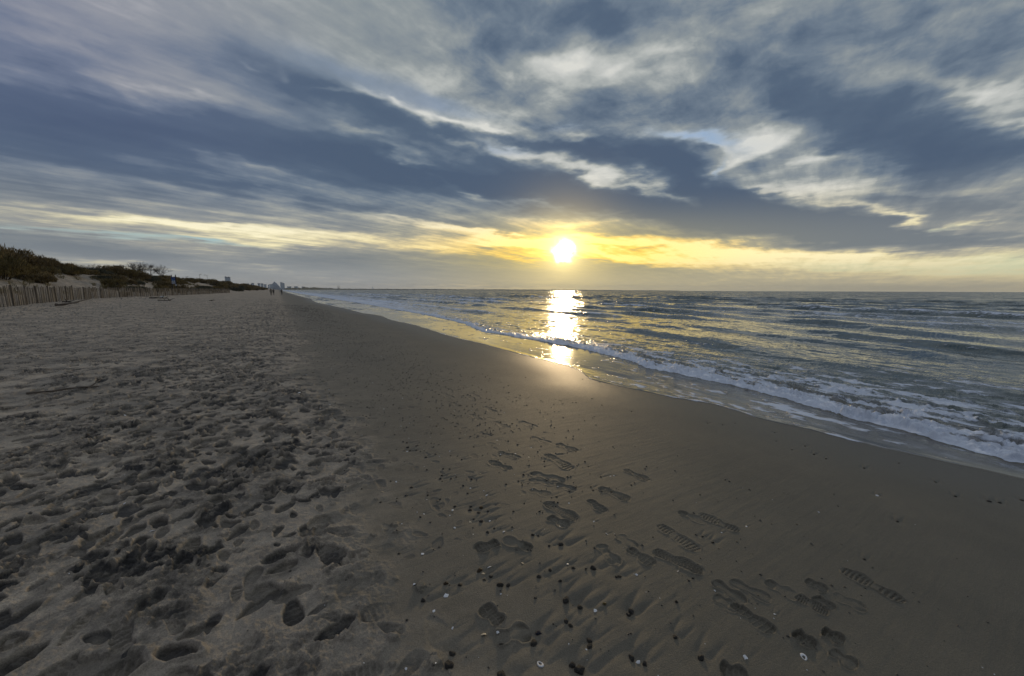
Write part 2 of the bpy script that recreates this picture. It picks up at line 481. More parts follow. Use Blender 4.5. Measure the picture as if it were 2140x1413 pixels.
# ---------------------------------------------------------------- sand
def sand_material():
    m, N, b, out = new_mat('sand')
    pos = N.n.new('ShaderNodeNewGeometry').outputs['Position']
    wet_pitshade = attr(N, 'wet_pitshade')
    rough = attr(N, 'loose')
    n1 = N.noise(pos, 1.1, 5, 0.6)
    n2 = N.noise(pos, 9.0, 5, 0.65)
    n3 = N.noise(pos, 170.0, 3, 0.7)
    dry = N.ramp(N.m('ADD', N.m('MULTIPLY', n1, 0.6), N.m('MULTIPLY', n2, 0.4)), [(0.30, (.195, .172, .140)), (0.5, (.285, .248, .198)), (0.68, (.45, .385, .300))])
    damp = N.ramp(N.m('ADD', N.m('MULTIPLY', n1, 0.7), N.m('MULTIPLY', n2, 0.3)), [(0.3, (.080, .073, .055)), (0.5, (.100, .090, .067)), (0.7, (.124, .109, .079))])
    soaked = (.078, .071, .055)
    # dark blotches in the dry colour, standing in for shade in foot pits
    shade_patch = N.sm(N.noise(pos, 2.3, 7, 0.75), 0.47, 0.60)
    dry = N.mix(N.m('MULTIPLY', shade_patch, 0.6), dry, (.085, .078, .068))
    col = N.mix(wet_pitshade, dry, damp)
    col = N.mix(N.sm(wet_pitshade, 1.0, 2.0), col, soaked)
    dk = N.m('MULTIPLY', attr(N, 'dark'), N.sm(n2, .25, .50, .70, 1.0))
    col = N.mix(dk, col, (.034, .033, .032))  # shade of the foot hollows put into the base colour
    grain = N.sm(n3, 0.3, 0.7, 0.78, 1.2)
    vs = N.n.new('ShaderNodeVectorMath')
    vs.operation = 'SCALE'
    N.l.new(col, vs.inputs[0])
    N.l.new(grain, vs.inputs['Scale'])
    N.l.new(vs.outputs[0], b.inputs['Base Color'])
    r = N.m('SUBTRACT', 0.95, N.m('MULTIPLY', N.m('MINIMUM', wet_pitshade, 1.0), 0.27))
    r = N.m('SUBTRACT', r, N.m('MULTIPLY', N.sm(wet_pitshade, 1.0, 2.0), 0.20))
    N.l.new(r, b.inputs['Roughness'])
    b.inputs['Specular IOR Level'].default_value = 0.5
    h = N.m('ADD', N.m('MULTIPLY', n3, 0.5), N.m('MULTIPLY', N.noise(pos, 48.0, 4, 0.6), N.m('ADD', N.m('MULTIPLY', rough, 1.6), 0.25)))
    bump(N, b, h, 0.006, 1.0)
    return m


def sole(lx, ly, kind):
    """pressed depth (0..1) of a shoe sole in its own frame, heel at 0, toe at 1; ly in lengths"""
    w = 0.135 + 0.055 * np.exp(-((lx - .72) / .22) ** 2) + 0.02 * np.exp(-((lx - .14) / .14) ** 2) - 0.03 * np.exp(-((lx - .42) / .12) ** 2)
    w = w * np.sqrt(np.clip(1 - np.clip((np.abs(lx - .5) - .36) / .16, 0, 1) ** 2, 0, 1))
    e = np.abs(ly) / np.maximum(w, 1e-3)
    inside = (1 - ss(e, .82, 1.02)) * ss(lx, -.02, .03) * (1 - ss(lx, .97, 1.02))
    tread = np.ones_like(lx)
    if kind == 'lug':
        tread = .05 + .95 * ((np.mod(lx * 13, 1) < .5) & (np.mod(ly * 15 + .5 * np.floor(lx * 13), 1) < .55))
        tread = np.where((lx > .36) & (lx < .48), .12, tread)
    elif kind == 'cross':
        tread = 1 - .9 * np.exp(-((np.mod(lx * 7 + .5, 1) - .5) / .13) ** 2)
        tread = np.minimum(tread, 1 - .75 * np.exp(-(ly / .018) ** 2))
    elif kind == 'wave':
        tread = .5 + .5 * np.sin((lx * 15 + np.sin(ly * 22)) * 2 * np.pi)
    elif kind == 'edge':
        tread = .30 + .7 * ss(e, .45, .85)
    elif kind == 'arc':
        tread = ss(lx, .55, .85) * ss(e, .2, .8)
    elif kind == 'heel':
        tread = (1 - ss(lx, .26, .34)) * (.7 + .3 * (np.mod(lx * 17, 1) < .5))
    elif kind == 'toe':
        tread = ss(lx, .5, .56) * (1 - .5 * np.exp(-((np.mod(lx * 13, 1) - .5) / .2) ** 2))
    elif kind == 'blur':
        tread = .5 + .5 * gn(lx * 7, ly * 14)
    tread = (.14 + .80 * tread) * (1 + .35 * np.exp(-((lx - .12) / .1) ** 2) + .3 * np.exp(-((lx - .85) / .1) ** 2))
    return inside * tread, e


# footprints surveyed on the smooth sand: heel pixel, toe pixel, tread, depth in mm
PRINTS = [(1110, 913, 1150, 927, 'edge', 10), (1163, 927, 1208, 943, 'lug', 14), (1068, 982, 1021, 963, 'wave', 14), (1141, 949, 1197, 981, 'lug', 14),
          (1304, 981, 1357, 1005, 'lug', 15), (1252, 1018, 1317, 1046, 'wave', 13), (1230, 1044, 1265, 1070, 'cross', 12), (1138, 1050, 1207, 1087, 'wave', 16),
          (1146, 1081, 1190, 1099, 'blur', 20), (1163, 1012, 1203, 1023, 'blur', 16), (1108, 988, 1180, 1006, 'blur', 16), (1105, 1003, 1160, 1010, 'blur', 10), (1108, 1024, 1150, 1034, 'wave', 9),
          (1042, 1133, 994, 1150, 'cross', 22), (1112, 1146, 1050, 1128, 'heel', 24), (1312, 1146, 1368, 1181, 'cross', 14), (1368, 1153, 1470, 1195, 'wave', 16),
          (1252, 1138, 1293, 1181, 'blur', 12), (1290, 1118, 1330, 1146, 'arc', 12), (1047, 1303, 1008, 1265, 'cross', 22), (1035, 1335, 1108, 1315, 'arc', 26),
          (1418, 1069, 1475, 1092, 'heel', 18), (1547, 1111, 1462, 1074, 'lug', 16), (1378, 1098, 1459, 1151, 'lug', 16), (1489, 1213, 1560, 1262, 'edge', 16), (1530, 1262, 1620, 1324, 'cross', 18),
          (1527, 1214, 1612, 1256, 'edge', 12), (1492, 1247, 1545, 1275, 'edge', 9), (1600, 1217, 1670, 1250, 'heel', 14), (1662, 1246, 1735, 1284, 'lug', 20), (1702, 1247, 1742, 1274, 'blur', 26),
          (1683, 1213, 1730, 1236, 'blur', 20), (1891, 1258, 1756, 1188, 'lug', 20), (1742, 1245, 1812, 1274, 'arc', 10), (1659, 1321, 1702, 1352, 'blur', 34), (1717, 1317, 1764, 1343, 'blur', 34),
          (1736, 1359, 1790, 1396, 'edge', 14), (1505, 1394, 1565, 1422, 'blur', 30), (1086, 880, 1121, 893, 'edge', 12), (1033, 881, 1061, 894, 'lug', 13), (1010, 850, 1036, 862, 'lug', 12),
          (1016, 852, 1030, 846, 'edge', 9), (984, 866, 1004, 878, 'lug', 11), (945, 842, 962, 850, 'edge', 11), (982, 822, 1000, 830, 'edge', 11), (975, 826, 990, 834, 'edge', 9), (1000, 903, 1026, 913, 'edge', 9),
          (905, 784, 922, 788, 'edge', 9), (880, 756, 892, 759, 'edge', 9), (868, 772, 880, 776, 'edge', 9), (930, 795, 944, 800, 'edge', 9), (935, 812, 952, 818, 'edge', 9), (850, 728, 866, 731, 'edge', 12), (820, 728, 836, 730, 'edge', 14),
          (955, 812, 972, 806, 'edge', 9), (760, 690, 780, 692, 'edge', 9), (1003, 738, 1010, 741, 'edge', 8), (925, 822, 945, 832, 'edge', 9), (1040, 945, 1085, 955, 'edge', 10), (1050, 948, 1088, 958, 'arc', 10)]


def pebble_spots():
    """strewn band of pebbles and shells beside the trampled sand: x, y, size, tone"""
    rs = random.Random(5)
    lst = []
    surveyed = [  # px, py, length in cm, kind
        (1023, 1185, 4.0, 'round white'), (1129, 1384, 5.6, 'ring'), (1680, 1371, 5.4, 'ring'), (1557, 1374, 4.0, 'shard'), (932, 1243, 4.4, 'shard'), (883, 1157, 3.6, 'shard'),
        (1024, 1087, 3.6, 'round white'), (1053, 1111, 3.6, 'round white'), (983, 1090, 3.4, 'cream'), (950, 1103, 3.2, 'shard'), (1017, 1035, 4.0, 'round white'), (983, 1020, 2.8, 'shard'),
        (946, 1066, 3.2, 'shard'), (1091, 1176, 3.2, 'cream'), (1186, 1178, 2.8, 'shard'), (1010, 1326, 4.6, 'cream'), (1333, 1380, 3.6, 'round white'), (1244, 1275, 3.8, 'shard'), (1330, 1201, 2.6, 'shard'),
        (1267, 1115, 2.6, 'shard'), (1241, 1090, 2.4, 'shard'), (1039, 920, 3.2, 'round white'), (1046, 949, 2.6, 'shard'), (1004, 990, 2.8, 'cream'), (1010, 1197, 3.0, 'cream'), (640, 785, 9.0, 'round white'),
        (626, 825, 6.0, 'shard'), (851, 943, 3.4, 'shard'), (828, 1007, 3.0, 'shard'), (779, 800, 3.4, 'shard'), (898, 816, 3.2, 'shard'), (688, 815, 4.2, 'shard'), (669, 854, 3.6, 'shard'), (261, 1054, 3.0, 'shard'),
        (318, 1111, 4.0, 'shard'), (213, 1072, 2.6, 'shard'), (261, 870, 4.0, 'shard'), (1040, 1320, 2.8, 'shard'), (946, 1312, 2.2, 'shard'), (866, 1222, 2.4, 'shard'), (907, 1277, 2.6, 'shard'), (799, 1028, 3.4, 'cream'),
        (1417, 1194, 2.8, 'shard'), (1494, 1235, 2.2, 'shard'), (1619, 1284, 2.2, 'shard'), (1833, 1035, 4.0, 'shard'), (1843, 1034, 3.0, 'shard'), (1560, 1100, 2.4, 'shard'), (1508, 1113, 2.4, 'shard'),
        (1054, 862, 2.6, 'shard'), (1283, 994, 2.2, 'shard'), (1110, 935, 2.6, 'shard'), (1105, 955, 2.4, 'shard'), (940, 943, 2.4, 'shard'), (886, 1074, 2.2, 'shard'), (892, 1044, 2.2, 'shard'), (1170, 1100, 2.0, 'shard'),
        # dark stones
        (1173, 1136, 7.5, 'stone'), (1240, 1187, 7.0, 'stone'), (1171, 1214, 4.5, 'stone'), (1183, 1252, 8.0, 'stone'), (1212, 1266, 6.5, 'stone'), (1263, 1262, 4.5, 'yellow'), (1318, 1274, 7.0, 'stone'), (1314, 1282, 5.0, 'stone'),
        (1198, 1186, 5.0, 'stone'), (1127, 1204, 5.5, 'stone'), (1150, 1191, 5.0, 'stone'), (1119, 1249, 4.0, 'round grey'), (1126, 1319, 6.0, 'blue'), (1116, 1342, 7.5, 'stone'), (1183, 1296, 5.5, 'stone'), (1192, 1305, 5.0, 'stone'),
        (1231, 1334, 5.5, 'stone'), (1233, 1348, 5.5, 'stone'), (1211, 1397, 9.0, 'stone'), (1196, 1385, 6.0, 'stone'), (1046, 1221, 8.0, 'stone'), (1048, 1410, 9.0, 'stone'), (1047, 1344, 4.5, 'stone'), (1002, 1191, 6.5, 'brown'),
        (1026, 1203, 4.5, 'stone'), (1012, 1209, 3.8, 'stone'), (961, 1221, 5.0, 'stone'), (932, 1218, 5.0, 'brown'), (884, 1253, 5.5, 'stone'), (1062, 1221, 5.0, 'stone'), (1005, 1059, 6.0, 'brown'), (982, 1064, 6.0, 'stone'), (1000, 1070, 5.5, 'stone'),
        (984, 1057, 4.5, 'stone'), (1005, 1088, 6.5, 'stone'), (1019, 1112, 5.0, 'stone'), (1113, 1117, 5.0, 'stone'), (1125, 1118, 4.0, 'stone'), (1148, 1139, 4.0, 'stone'), (950, 1058, 5.0, 'stone'), (1020, 1067, 4.0, 'stone'), (1295, 1203, 5.0, 'stone'),
        (1288, 1204, 4.0, 'stone'), (1489, 1133, 4.5, 'stone'), (1468, 1121, 3.6, 'stone'), (1414, 1258, 4.5, 'stone'), (1411, 1330, 5.0, 'stone'), (1465, 1374, 6.0, 'stone'), (940, 1390, 9.0, 'stone'), (945, 1363, 6.0, 'stone'), (1320, 1372, 6.5, 'stone'),
        (1347, 1385, 5.0, 'stone'), (1448, 1208, 3.0, 'stone'), (1806, 978, 4.5, 'stone'), (1878, 968, 3.5, 'stone'), (1955, 1007, 4.5, 'stone'), (1997, 1037, 4.5, 'stone'), (2067, 1047, 6.5, 'stone'), (2090, 1050, 5.0, 'stone'), (1875, 1089, 4.5, 'stone'),
        (1806, 1168, 4.0, 'stone'), (1682, 932, 4.0, 'stone'), (1701, 949, 4.5, 'stone'), (1726, 959, 3.5, 'stone'), (1655, 940, 3.5, 'stone'), (1619, 904, 3.5, 'stone'), (1622, 922, 3.2, 'stone'), (2135, 1045, 5.0, 'stone'), (1479, 884, 4.0, 'stone'),
        (1510, 888, 3.5, 'stone'), (1536, 885, 3.5, 'stone'), (1320, 860, 4.0, 'stone'), (1254, 799, 4.5, 'stone'), (1515, 1003, 3.0, 'stone'), (1218, 793, 3.5, 'stone'), (1172, 838, 3.5, 'stone'), (1258, 847, 3.5, 'stone'),
        (860, 1018, 5.5, 'stone'), (848, 1035, 5.0, 'round grey'), (894, 1035, 4.2, 'stone'), (920, 1000, 5.0, 'stone'), (985, 1001, 5.0, 'stone'), (968, 1015, 4.2, 'stone'), (924, 993, 4.2, 'stone'), (890, 955, 5.0, 'stone'), (852, 935, 5.5, 'stone'), (850, 925, 5.0, 'stone'), (857, 941, 4.5, 'stone'),
        (940, 980, 4.0, 'stone'), (965, 960, 4.2, 'stone'), (1045, 952, 3.5, 'stone'), (1094, 992, 5.0, 'stone')]
    for (px, py, s, k) in surveyed:
        x, y = spot(px, py)
        lst.append((x, y, s / 100.0, k, True))
    n = 0
    while n < 330:
        a = 2.0 + 30 * rs.random() ** 1.7
        c = rs.gauss(1.55 + 0.03 * a, 0.62)
        if rs.random() < .25:
            c = rs.uniform(.4, 3.6)
        if c < .35 or c > 4.6:
            continue
        x, y = xy(a, c)
        if y < 1.1 or abs(x / y) > 1.5:
            continue
        k = 'stone'
        q = rs.random()
        s = rs.uniform(.018, .042) * (1 + a * .02)
        if q < .13:
            k, s = 'shard', s * .75
        elif q < .17:
            k = 'brown'
        elif q < .20:
            k = 'round grey'
        if any((x - p[0]) ** 2 + (y - p[1]) ** 2 < (.5 * (s + p[2])) ** 2 for p in lst):
            continue
        lst.append((x, y, s, k, False))
        n += 1
    return lst


PEBBLES = pebble_spots()


def build_sand():
    ts = np.concatenate([np.linspace(-9, -3.3, 40), np.arange(-3.25, -1.7, 1 / 190), np.arange(-1.695, 1.8, 1 / (370 * 1.3)), np.linspace(1.85, 9, 50)])
    ys = rows(1 / (1.55 * 370 * 2.6), 0.014, 1.05, 62)
    far = rows(1, 0.045, 63.5, 5600)
    ys = np.concatenate([-np.geomspace(400, .4, 30), np.linspace(-.3, 1.03, 70), ys, far])
    X, Y, W = grid(ts, ys)
    a, c = ac(X, Y)
    z = base_z(a, c)
    lod = ss(ys, 90, 45)[:, None]
    # edge of the trampled zone wanders
    te = 0.45 + 0.40 * gn(a / 2.3, a * 0 + 2.2) + 0.30 * gn(a * 1.7, c * 1.7, 5) + .25 * gn(a * 4.7, c * 4.7, 6)
    loose = ss(te - c, -0.30, 0.40)
    dk = np.zeros_like(z)
    rel = np.zeros_like(z)
    rel += loose * lod * (0.006 * fbm(a / .45, c / .36, 4, 41) + .004 * fbm(a / .09, c / .09, 3, 42))
    near = ss(ys, 16, 6)[:, None]
    # churned clods
    churn = ss(fbm(X / .7, Y / .7, 3, 44), -.06, .22) * loose
    crumbs = fbm(X / .055, Y / .055, 4, 47, .6, ridge=True)
    # smooth hollow-and-lobe relief of walked sand
    rs = np.random.RandomState(3)
    stamps = []
    for _ in range(21000):
        sa = -2.5 + 72 * rs.rand() ** 1.25
        stamps.append((sa, rs.uniform(-16.5, 0.75), 1.0))
    for _ in range(900):
        stamps.append((rs.uniform(-2.0, 6.5), rs.uniform(-6.5, 0.6), 1.0))
    # the much-walked track along the seaward edge of the dry sand
    for _ in range(9000):
        stamps.append((2.5 + 70 * rs.rand() ** 1.15, rs.normal(-.9, .95), 1.5))
    # older shallow marks straying onto the firm sand
    for _ in range(1300):
        stamps.append((2.0 + 58 * rs.rand() ** 1.2, .5 + 2.2 * rs.rand() ** 2.4, rs.uniform(.12, .38)))
    tx, tW = ts, W
    for i, (sa, sc_, wt) in enumerate(stamps):
        x0, y0 = xy(sa, sc_)
        if y0 < .7 or abs(x0) > (3.0 if x0 < 0 else 1.75) * y0 + .3:
            continue
        L = rs.uniform(.12, .24) if rs.rand() < .75 else rs.uniform(.06, .13)
        Wd = L * rs.uniform(.36, .60)
        if wt == 1.5:
            L, Wd = L * .72, Wd * .72
        if wt < 1:
            L, Wd = L * .55, Wd * .55
        pit_shade = min(1.0, max(0.0, rs.uniform(-.35, 1.5) + (.55 if wt > 1 else 0)))  # random strength of the shade painted inside this hollow
        th = rs.vonmises(math.atan2(UY, UX), 1.1) + (math.pi if rs.rand() < .5 else 0)
        dep = rs.uniform(.16, .36) * min(Wd, .12) * (1.0 if y0 < 12 else 1.25)
        soft = rs.uniform(.12, .5)
        rr = L * 1.05
        r0, r1 = np.searchsorted(ys, y0 - rr), np.searchsorted(ys, y0 + rr)
        if r1 - r0 < 1:
            continue
        wm = W[(r0 + r1) // 2]
        c0, c1 = np.searchsorted(ts, (x0 - rr) / wm), np.searchsorted(ts, (x0 + rr) / wm)
        if c1 - c0 < 2:
            continue
        sl_ = (slice(r0, r1), slice(c0, c1))
        dx, dy = X[sl_] - x0, Y[sl_] - y0
        lx = dx * math.cos(th) + dy * math.sin(th)
        ly = -dx * math.sin(th) + dy * math.cos(th)
        wob = 1 + .22 * gn(X[sl_] * 9, Y[sl_] * 9, i % 50) + .10 * gn(X[sl_] * 31, Y[sl_] * 31, i % 50)
        wx = Wd * (.5 + .12 * np.tanh(lx / L * 4))
        r = np.sqrt((lx / (L * .5)) ** 2 + (ly / wx) ** 2) * wob
        inside = 1 - ss(r, 1 - soft * .55, 1.03)
        floor_ = -dep * (1 + .35 * lx / L)
        if wt >= 1.0 and y0 < 6 and rs.rand() < .35:
            floor_ = floor_ + .005 * np.sin(lx * (2 * np.pi / rs.uniform(.022, .04)))
        if y0 > 9:
            L, Wd = L * 1.15, Wd * 1.3
        rim = dep * rs.uniform(.12, .42) * np.exp(-((r - 1.22) / .20) ** 2) * (1 + .8 * np.tanh(-lx / L * 3 * rs.choice([-1, 1])))
        lm = np.maximum(loose[sl_], .0) if wt >= 1.0 else wt * .7
        dk[sl_] = dk[sl_] * (1 - inside * .9) + pit_shade * inside * .9 * (np.clip(lm + (.35 if wt > 1 else 0), 0, 1) if wt >= 1.0 else .45) * np.clip(.95 + .6 * gn(X[sl_] * 11, Y[sl_] * 11, i % 40), 0, 1)  # hollow shade painted as a dark colour mask
        rel[sl_] = rel[sl_] * (1 - inside * .85 * lm) + (floor_ * inside + rim) * lm
    rel += near * churn * (0.020 * crumbs + 0.026 * fbm(X / .13, Y / .13, 3, 53, .55, ridge=True) - .006)
    rel += near * np.clip(loose * 1.3, 0, 1) * (0.0045 * fbm(X / .03, Y / .03, 2, 57) + .004 * fbm(X / .08, Y / .08, 3, 58, .6, ridge=True))
    # kicked-up lumps
    for i in range(1500):
        sa, sc_ = -1.5 + 11 * rs.rand() ** 1.3, rs.uniform(-6, .6)
        x0, y0 = xy(sa, sc_)
        if y0 < .9 or abs(x0) > 1.6 * y0:
            continue
        rr = rs.uniform(.010, .035)
        r0, r1 = np.searchsorted(ys, y0 - 1.4 * rr), np.searchsorted(ys, y0 + 1.4 * rr)
        wm = W[min((r0 + r1) // 2, len(W) - 1)]
        c0, c1 = np.searchsorted(ts, (x0 - 1.4 * rr) / wm), np.searchsorted(ts, (x0 + 1.4 * rr) / wm)
        if r1 - r0 < 2 or c1 - c0 < 2:
            continue
        sl_ = (slice(r0, r1), slice(c0, c1))
        d = np.hypot(X[sl_] - x0, Y[sl_] - y0) / rr * (1 + .5 * gn(X[sl_] * 60, Y[sl_] * 60, i % 60))
        rel[sl_] += rr * .55 * (1 - ss(d, .55, 1.1))
    # firm sand: backwash streaks and faint ripple
    firm = 1 - loose
    fade = ss(c, 6.2, 3.0)
    rel += firm * lod * fade * (0.0035 * fbm(a / .5, c / 1.3, 3, 61) + 0.0016 * fbm(a / .05, c / .55, 3, 63) * ss(ys, 9, 4)[:, None])
    strk = ss(a, 3.2, 1.0) * ss(c, .4, 1.2) * ss(c, 4.5, 2.5)
    rel += firm * strk * 0.0025 * fbm(a / .07, c / .6, 3, 66) * ss(fbm(a / .8, c / .8, 2, 67), -.2, .4)
    # shoe prints with tread
    for i, (hx, hy, txp, typ, kind, dep) in enumerate(PRINTS):
        x0, y0 = spot(hx, hy)
        x1, y1 = spot(txp, typ)
        L = math.hypot(x1 - x0, y1 - y0)
        th = math.atan2(y1 - y0, x1 - x0)
        wscale = max(L, .24) / L if L < .24 else min(1.0, .34 / L)
        mx, my = (x0 + x1) / 2, (y0 + y1) / 2
        rr = L * .62 + .04
        r0, r1 = np.searchsorted(ys, my - rr), np.searchsorted(ys, my + rr)
        wm = W[min((r0 + r1) // 2, len(W) - 1)]
        c0, c1 = np.searchsorted(ts, (mx - rr) / wm - .02), np.searchsorted(ts, (mx + rr) / wm + .02)
        sl_ = (slice(r0, r1), slice(c0, c1))
        dx, dy = X[sl_] - x0, Y[sl_] - y0
        lx = (dx * math.cos(th) + dy * math.sin(th)) / L
        ly = (-dx * math.sin(th) + dy * math.cos(th)) / L / wscale
        ly = ly + .04 * gn(X[sl_] * 13, Y[sl_] * 13, i) + .02 * gn(X[sl_] * 31, Y[sl_] * 31, i)
        lx = lx + .04 * gn(X[sl_] * 9, Y[sl_] * 9, i + 5)
        p, e = sole(lx, ly, kind)
        fadep = np.clip(.9 + .5 * gn(X[sl_] * 7, Y[sl_] * 7, i + 9), .35, 1.15)
        rim = np.exp(-((e - 1.2) / .16) ** 2) * ss(lx, -.1, .05) * (1 - ss(lx, .95, 1.1))
        dz = dep * .00068
        rel[sl_] += (-dz * p + .40 * dz * rim * (1 + .8 * gn(X[sl_] * 20, Y[sl_] * 20, i))) * fadep
    # scour behind each stone: a hollow and a tail drawn seaward by the backwash
    for i, (x0, y0, s, k, sv) in enumerate(PEBBLES):
        if y0 > 9:
            continue
        tl = (.4 + .8 * abs(math.sin(i * 7.3))) * (1 if sv else .6)
        rr = s * 4.2
        r0, r1 = np.searchsorted(ys, y0 - rr), np.searchsorted(ys, y0 + rr)
        wm = W[min((r0 + r1) // 2, len(W) - 1)]
        c0, c1 = np.searchsorted(ts, (x0 - rr) / wm), np.searchsorted(ts, (x0 + rr) / wm)
        if r1 - r0 < 2 or c1 - c0 < 2:
            continue
        sl_ = (slice(r0, r1), slice(c0, c1))
        dx, dy = X[sl_] - x0, Y[sl_] - y0
        th = math.atan2(VY, VX) + .15
        lx = (dx * math.cos(th) + dy * math.sin(th)) / s
        ly = (-dx * math.sin(th) + dy * math.cos(th)) / s
        ff = firm[sl_]
        pit = np.exp(-(lx ** 2 + ly ** 2) / .8)
        tail = np.exp(-((np.abs(ly) - .42 - .10 * lx) / .2) ** 2) * ss(lx, 0, .7) * (1 - ss(lx, 1.4, 3.6))
        mid = np.exp(-(ly / .3) ** 2) * ss(lx, .3, 1.) * (1 - ss(lx, 1.4, 3.2))
        rel[sl_] += ff * s * tl * (-.10 * pit - .06 * tail + .03 * mid)
    z = z + rel
    wet_pitshade = (1 - loose) * (0.75 + .25 * ss(c, 0, 2)) + ss(c, edge_c(a) - 2.2, edge_c(a) + .05)
    # low relief in the trampled zone takes the damp tone as painted shade
    wet_pitshade = np.where(loose > .4, np.clip(wet_pitshade + .35 * ss(-rel, -0.004, .022), 0, 1), wet_pitshade)
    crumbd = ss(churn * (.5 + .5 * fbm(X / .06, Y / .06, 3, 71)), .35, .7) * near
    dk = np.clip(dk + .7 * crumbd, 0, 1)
    o = mesh_from_grid('sand', X, Y, z, keep=(np.abs(X) < 5900) & (np.abs(Y) < 5950), attrs={'wet_pitshade': wet_pitshade, 'loose': loose, 'dark': dk}, mat=sand_material())
    o['kind'] = 'structure'
    return ts, ys, X, Y, z


SAND = build_sand()


def sand_z(x, y):
    """height of the built sand surface"""
    ts, ys, X, Y, Z = SAND
    i = int(np.clip(np.searchsorted(ys, y) - 1, 0, len(ys) - 2))
    t = x / math.sqrt(y * y + .5)
    j = int(np.clip(np.searchsorted(ts, t) - 1, 0, len(ts) - 2))
    return float(max(Z[i, j], Z[i + 1, j], Z[i, j + 1], Z[i + 1, j + 1]) * .5 + .5 * np.mean(Z[i:i + 2, j:j + 2]))


# ---------------------------------------------------------------- water
def water_material():
    m, N, b, out = new_mat('sea_water')
    g = N.n.new('ShaderNodeNewGeometry')
    pos = g.outputs['Position']
    fo = attr(N, 'foam')
    depth = attr(N, 'depth')
    a = N.v('DOT_PRODUCT', pos, (UX, UY, 0))
    c = N.v('DOT_PRODUCT', pos, (VX, VY, 0))
    sh = N.xyz(N.m('MULTIPLY', a, .55), c, 0.0)
    dist = N.v('LENGTH', N.v('MULTIPLY', pos, (1, 1, 0)))
    # small waves as slopes, so that they survive at grazing distances
    s1 = N.v('SUBTRACT', N.noise(sh, 2.2, 4, .6, col=True), (.5, .5, .5))
    s2 = N.v('SUBTRACT', N.noise(sh, .35, 4, .6, col=True), (.5, .5, .5))
    s3 = N.v('SUBTRACT', N.noise(sh, 11.0, 3, .6, col=True), (.5, .5, .5))
    off = N.sm(dist, 14.0, 70.0)
    gust = N.sm(N.noise(N.xyz(N.m('MULTIPLY', a, .10), N.m('MULTIPLY', c, .28), 4.0), 1.0, 4, .65), .36, .62, .25, 1.9)
    calm = N.m('MULTIPLY', N.sm(depth, .01, .22, .10, 1.0), N.sm(N.noise(sh, .8, 3, .6), .35, .65, .55, 1.5))
    sl_ = N.v('ADD', N.v('SCALE', s1, None, N.m('MULTIPLY', N.m('ADD', .32, N.m('MULTIPLY', off, .55)), calm)),
              N.v('ADD', N.v('SCALE', s2, None, N.m('MULTIPLY', N.m('MULTIPLY', off, gust), .85)), N.v('SCALE', s3, None, N.m('MULTIPLY', calm, .20))))
    # faces of the waves lean towards the beach
    lean = N.v('SCALE', (-.30, -1.0, 0), None, N.m('MULTIPLY', N.sm(dist, 12.0, 110.0), N.m('MULTIPLY', gust, .16)))
    nrm = N.v('NORMALIZE', N.v('ADD', N.v('ADD', g.outputs['Normal'], lean), N.v('MULTIPLY', sl_, (1, 1, 0))))
    # foam: bubbles and lace
    v1 = N.voro(N.v('ADD', sh, N.v('SCALE', s1, None, .35)), 3.2, 'F1')
    v2 = N.voro(N.v('ADD', sh, N.v('SCALE', s3, None, .12)), 10.0, 'F1')
    n1 = N.noise(sh, 4.5, 7, .7)
    lace = N.m('ADD', N.m('MULTIPLY', v1, .42), N.m('ADD', N.m('MULTIPLY', v2, .30), N.m('MULTIPLY', n1, .45)))
    thr = N.m('ADD', N.m('MULTIPLY', N.m('SUBTRACT', lace, .62), 1.9), N.m('SUBTRACT', fo, .42))
    fac = N.sm(thr, -.14, .14)
    veil = N.sm(fo, .02, .6, 0.0, .55)
    fac = N.m('MAXIMUM', fac, N.m('MULTIPLY', veil, N.sm(n1, .35, .65)))
    water = N.mix(N.sm(depth, .0, .30), (.090, .080, .060), (.055, .075, .070))
    water = N.mix(N.sm(depth, .3, 1.2), water, (.034, .056, .062))
    fcol = N.mix(N.sm(v2, .0, .5), (.84, .88, .95), (.56, .62, .72))
    N.l.new(N.mix(fac, water, fcol), b.inputs['Base Color'])
    N.l.new(N.m('ADD', N.m('MULTIPLY', fac, .5), .10), b.inputs['Roughness'])
    N.l.new(N.sm(depth, .0, .12, 1.55, 1.42), b.inputs['IOR'])
    bp = N.n.new('ShaderNodeBump')
    bp.inputs['Distance'].default_value = .02
    N.l.new(N.m('MULTIPLY', fac, N.m('ADD', v2, n1)), bp.inputs['Height'])
    N.l.new(nrm, bp.inputs['Normal'])
    N.l.new(bp.outputs[0], b.inputs['Normal'])
    return m


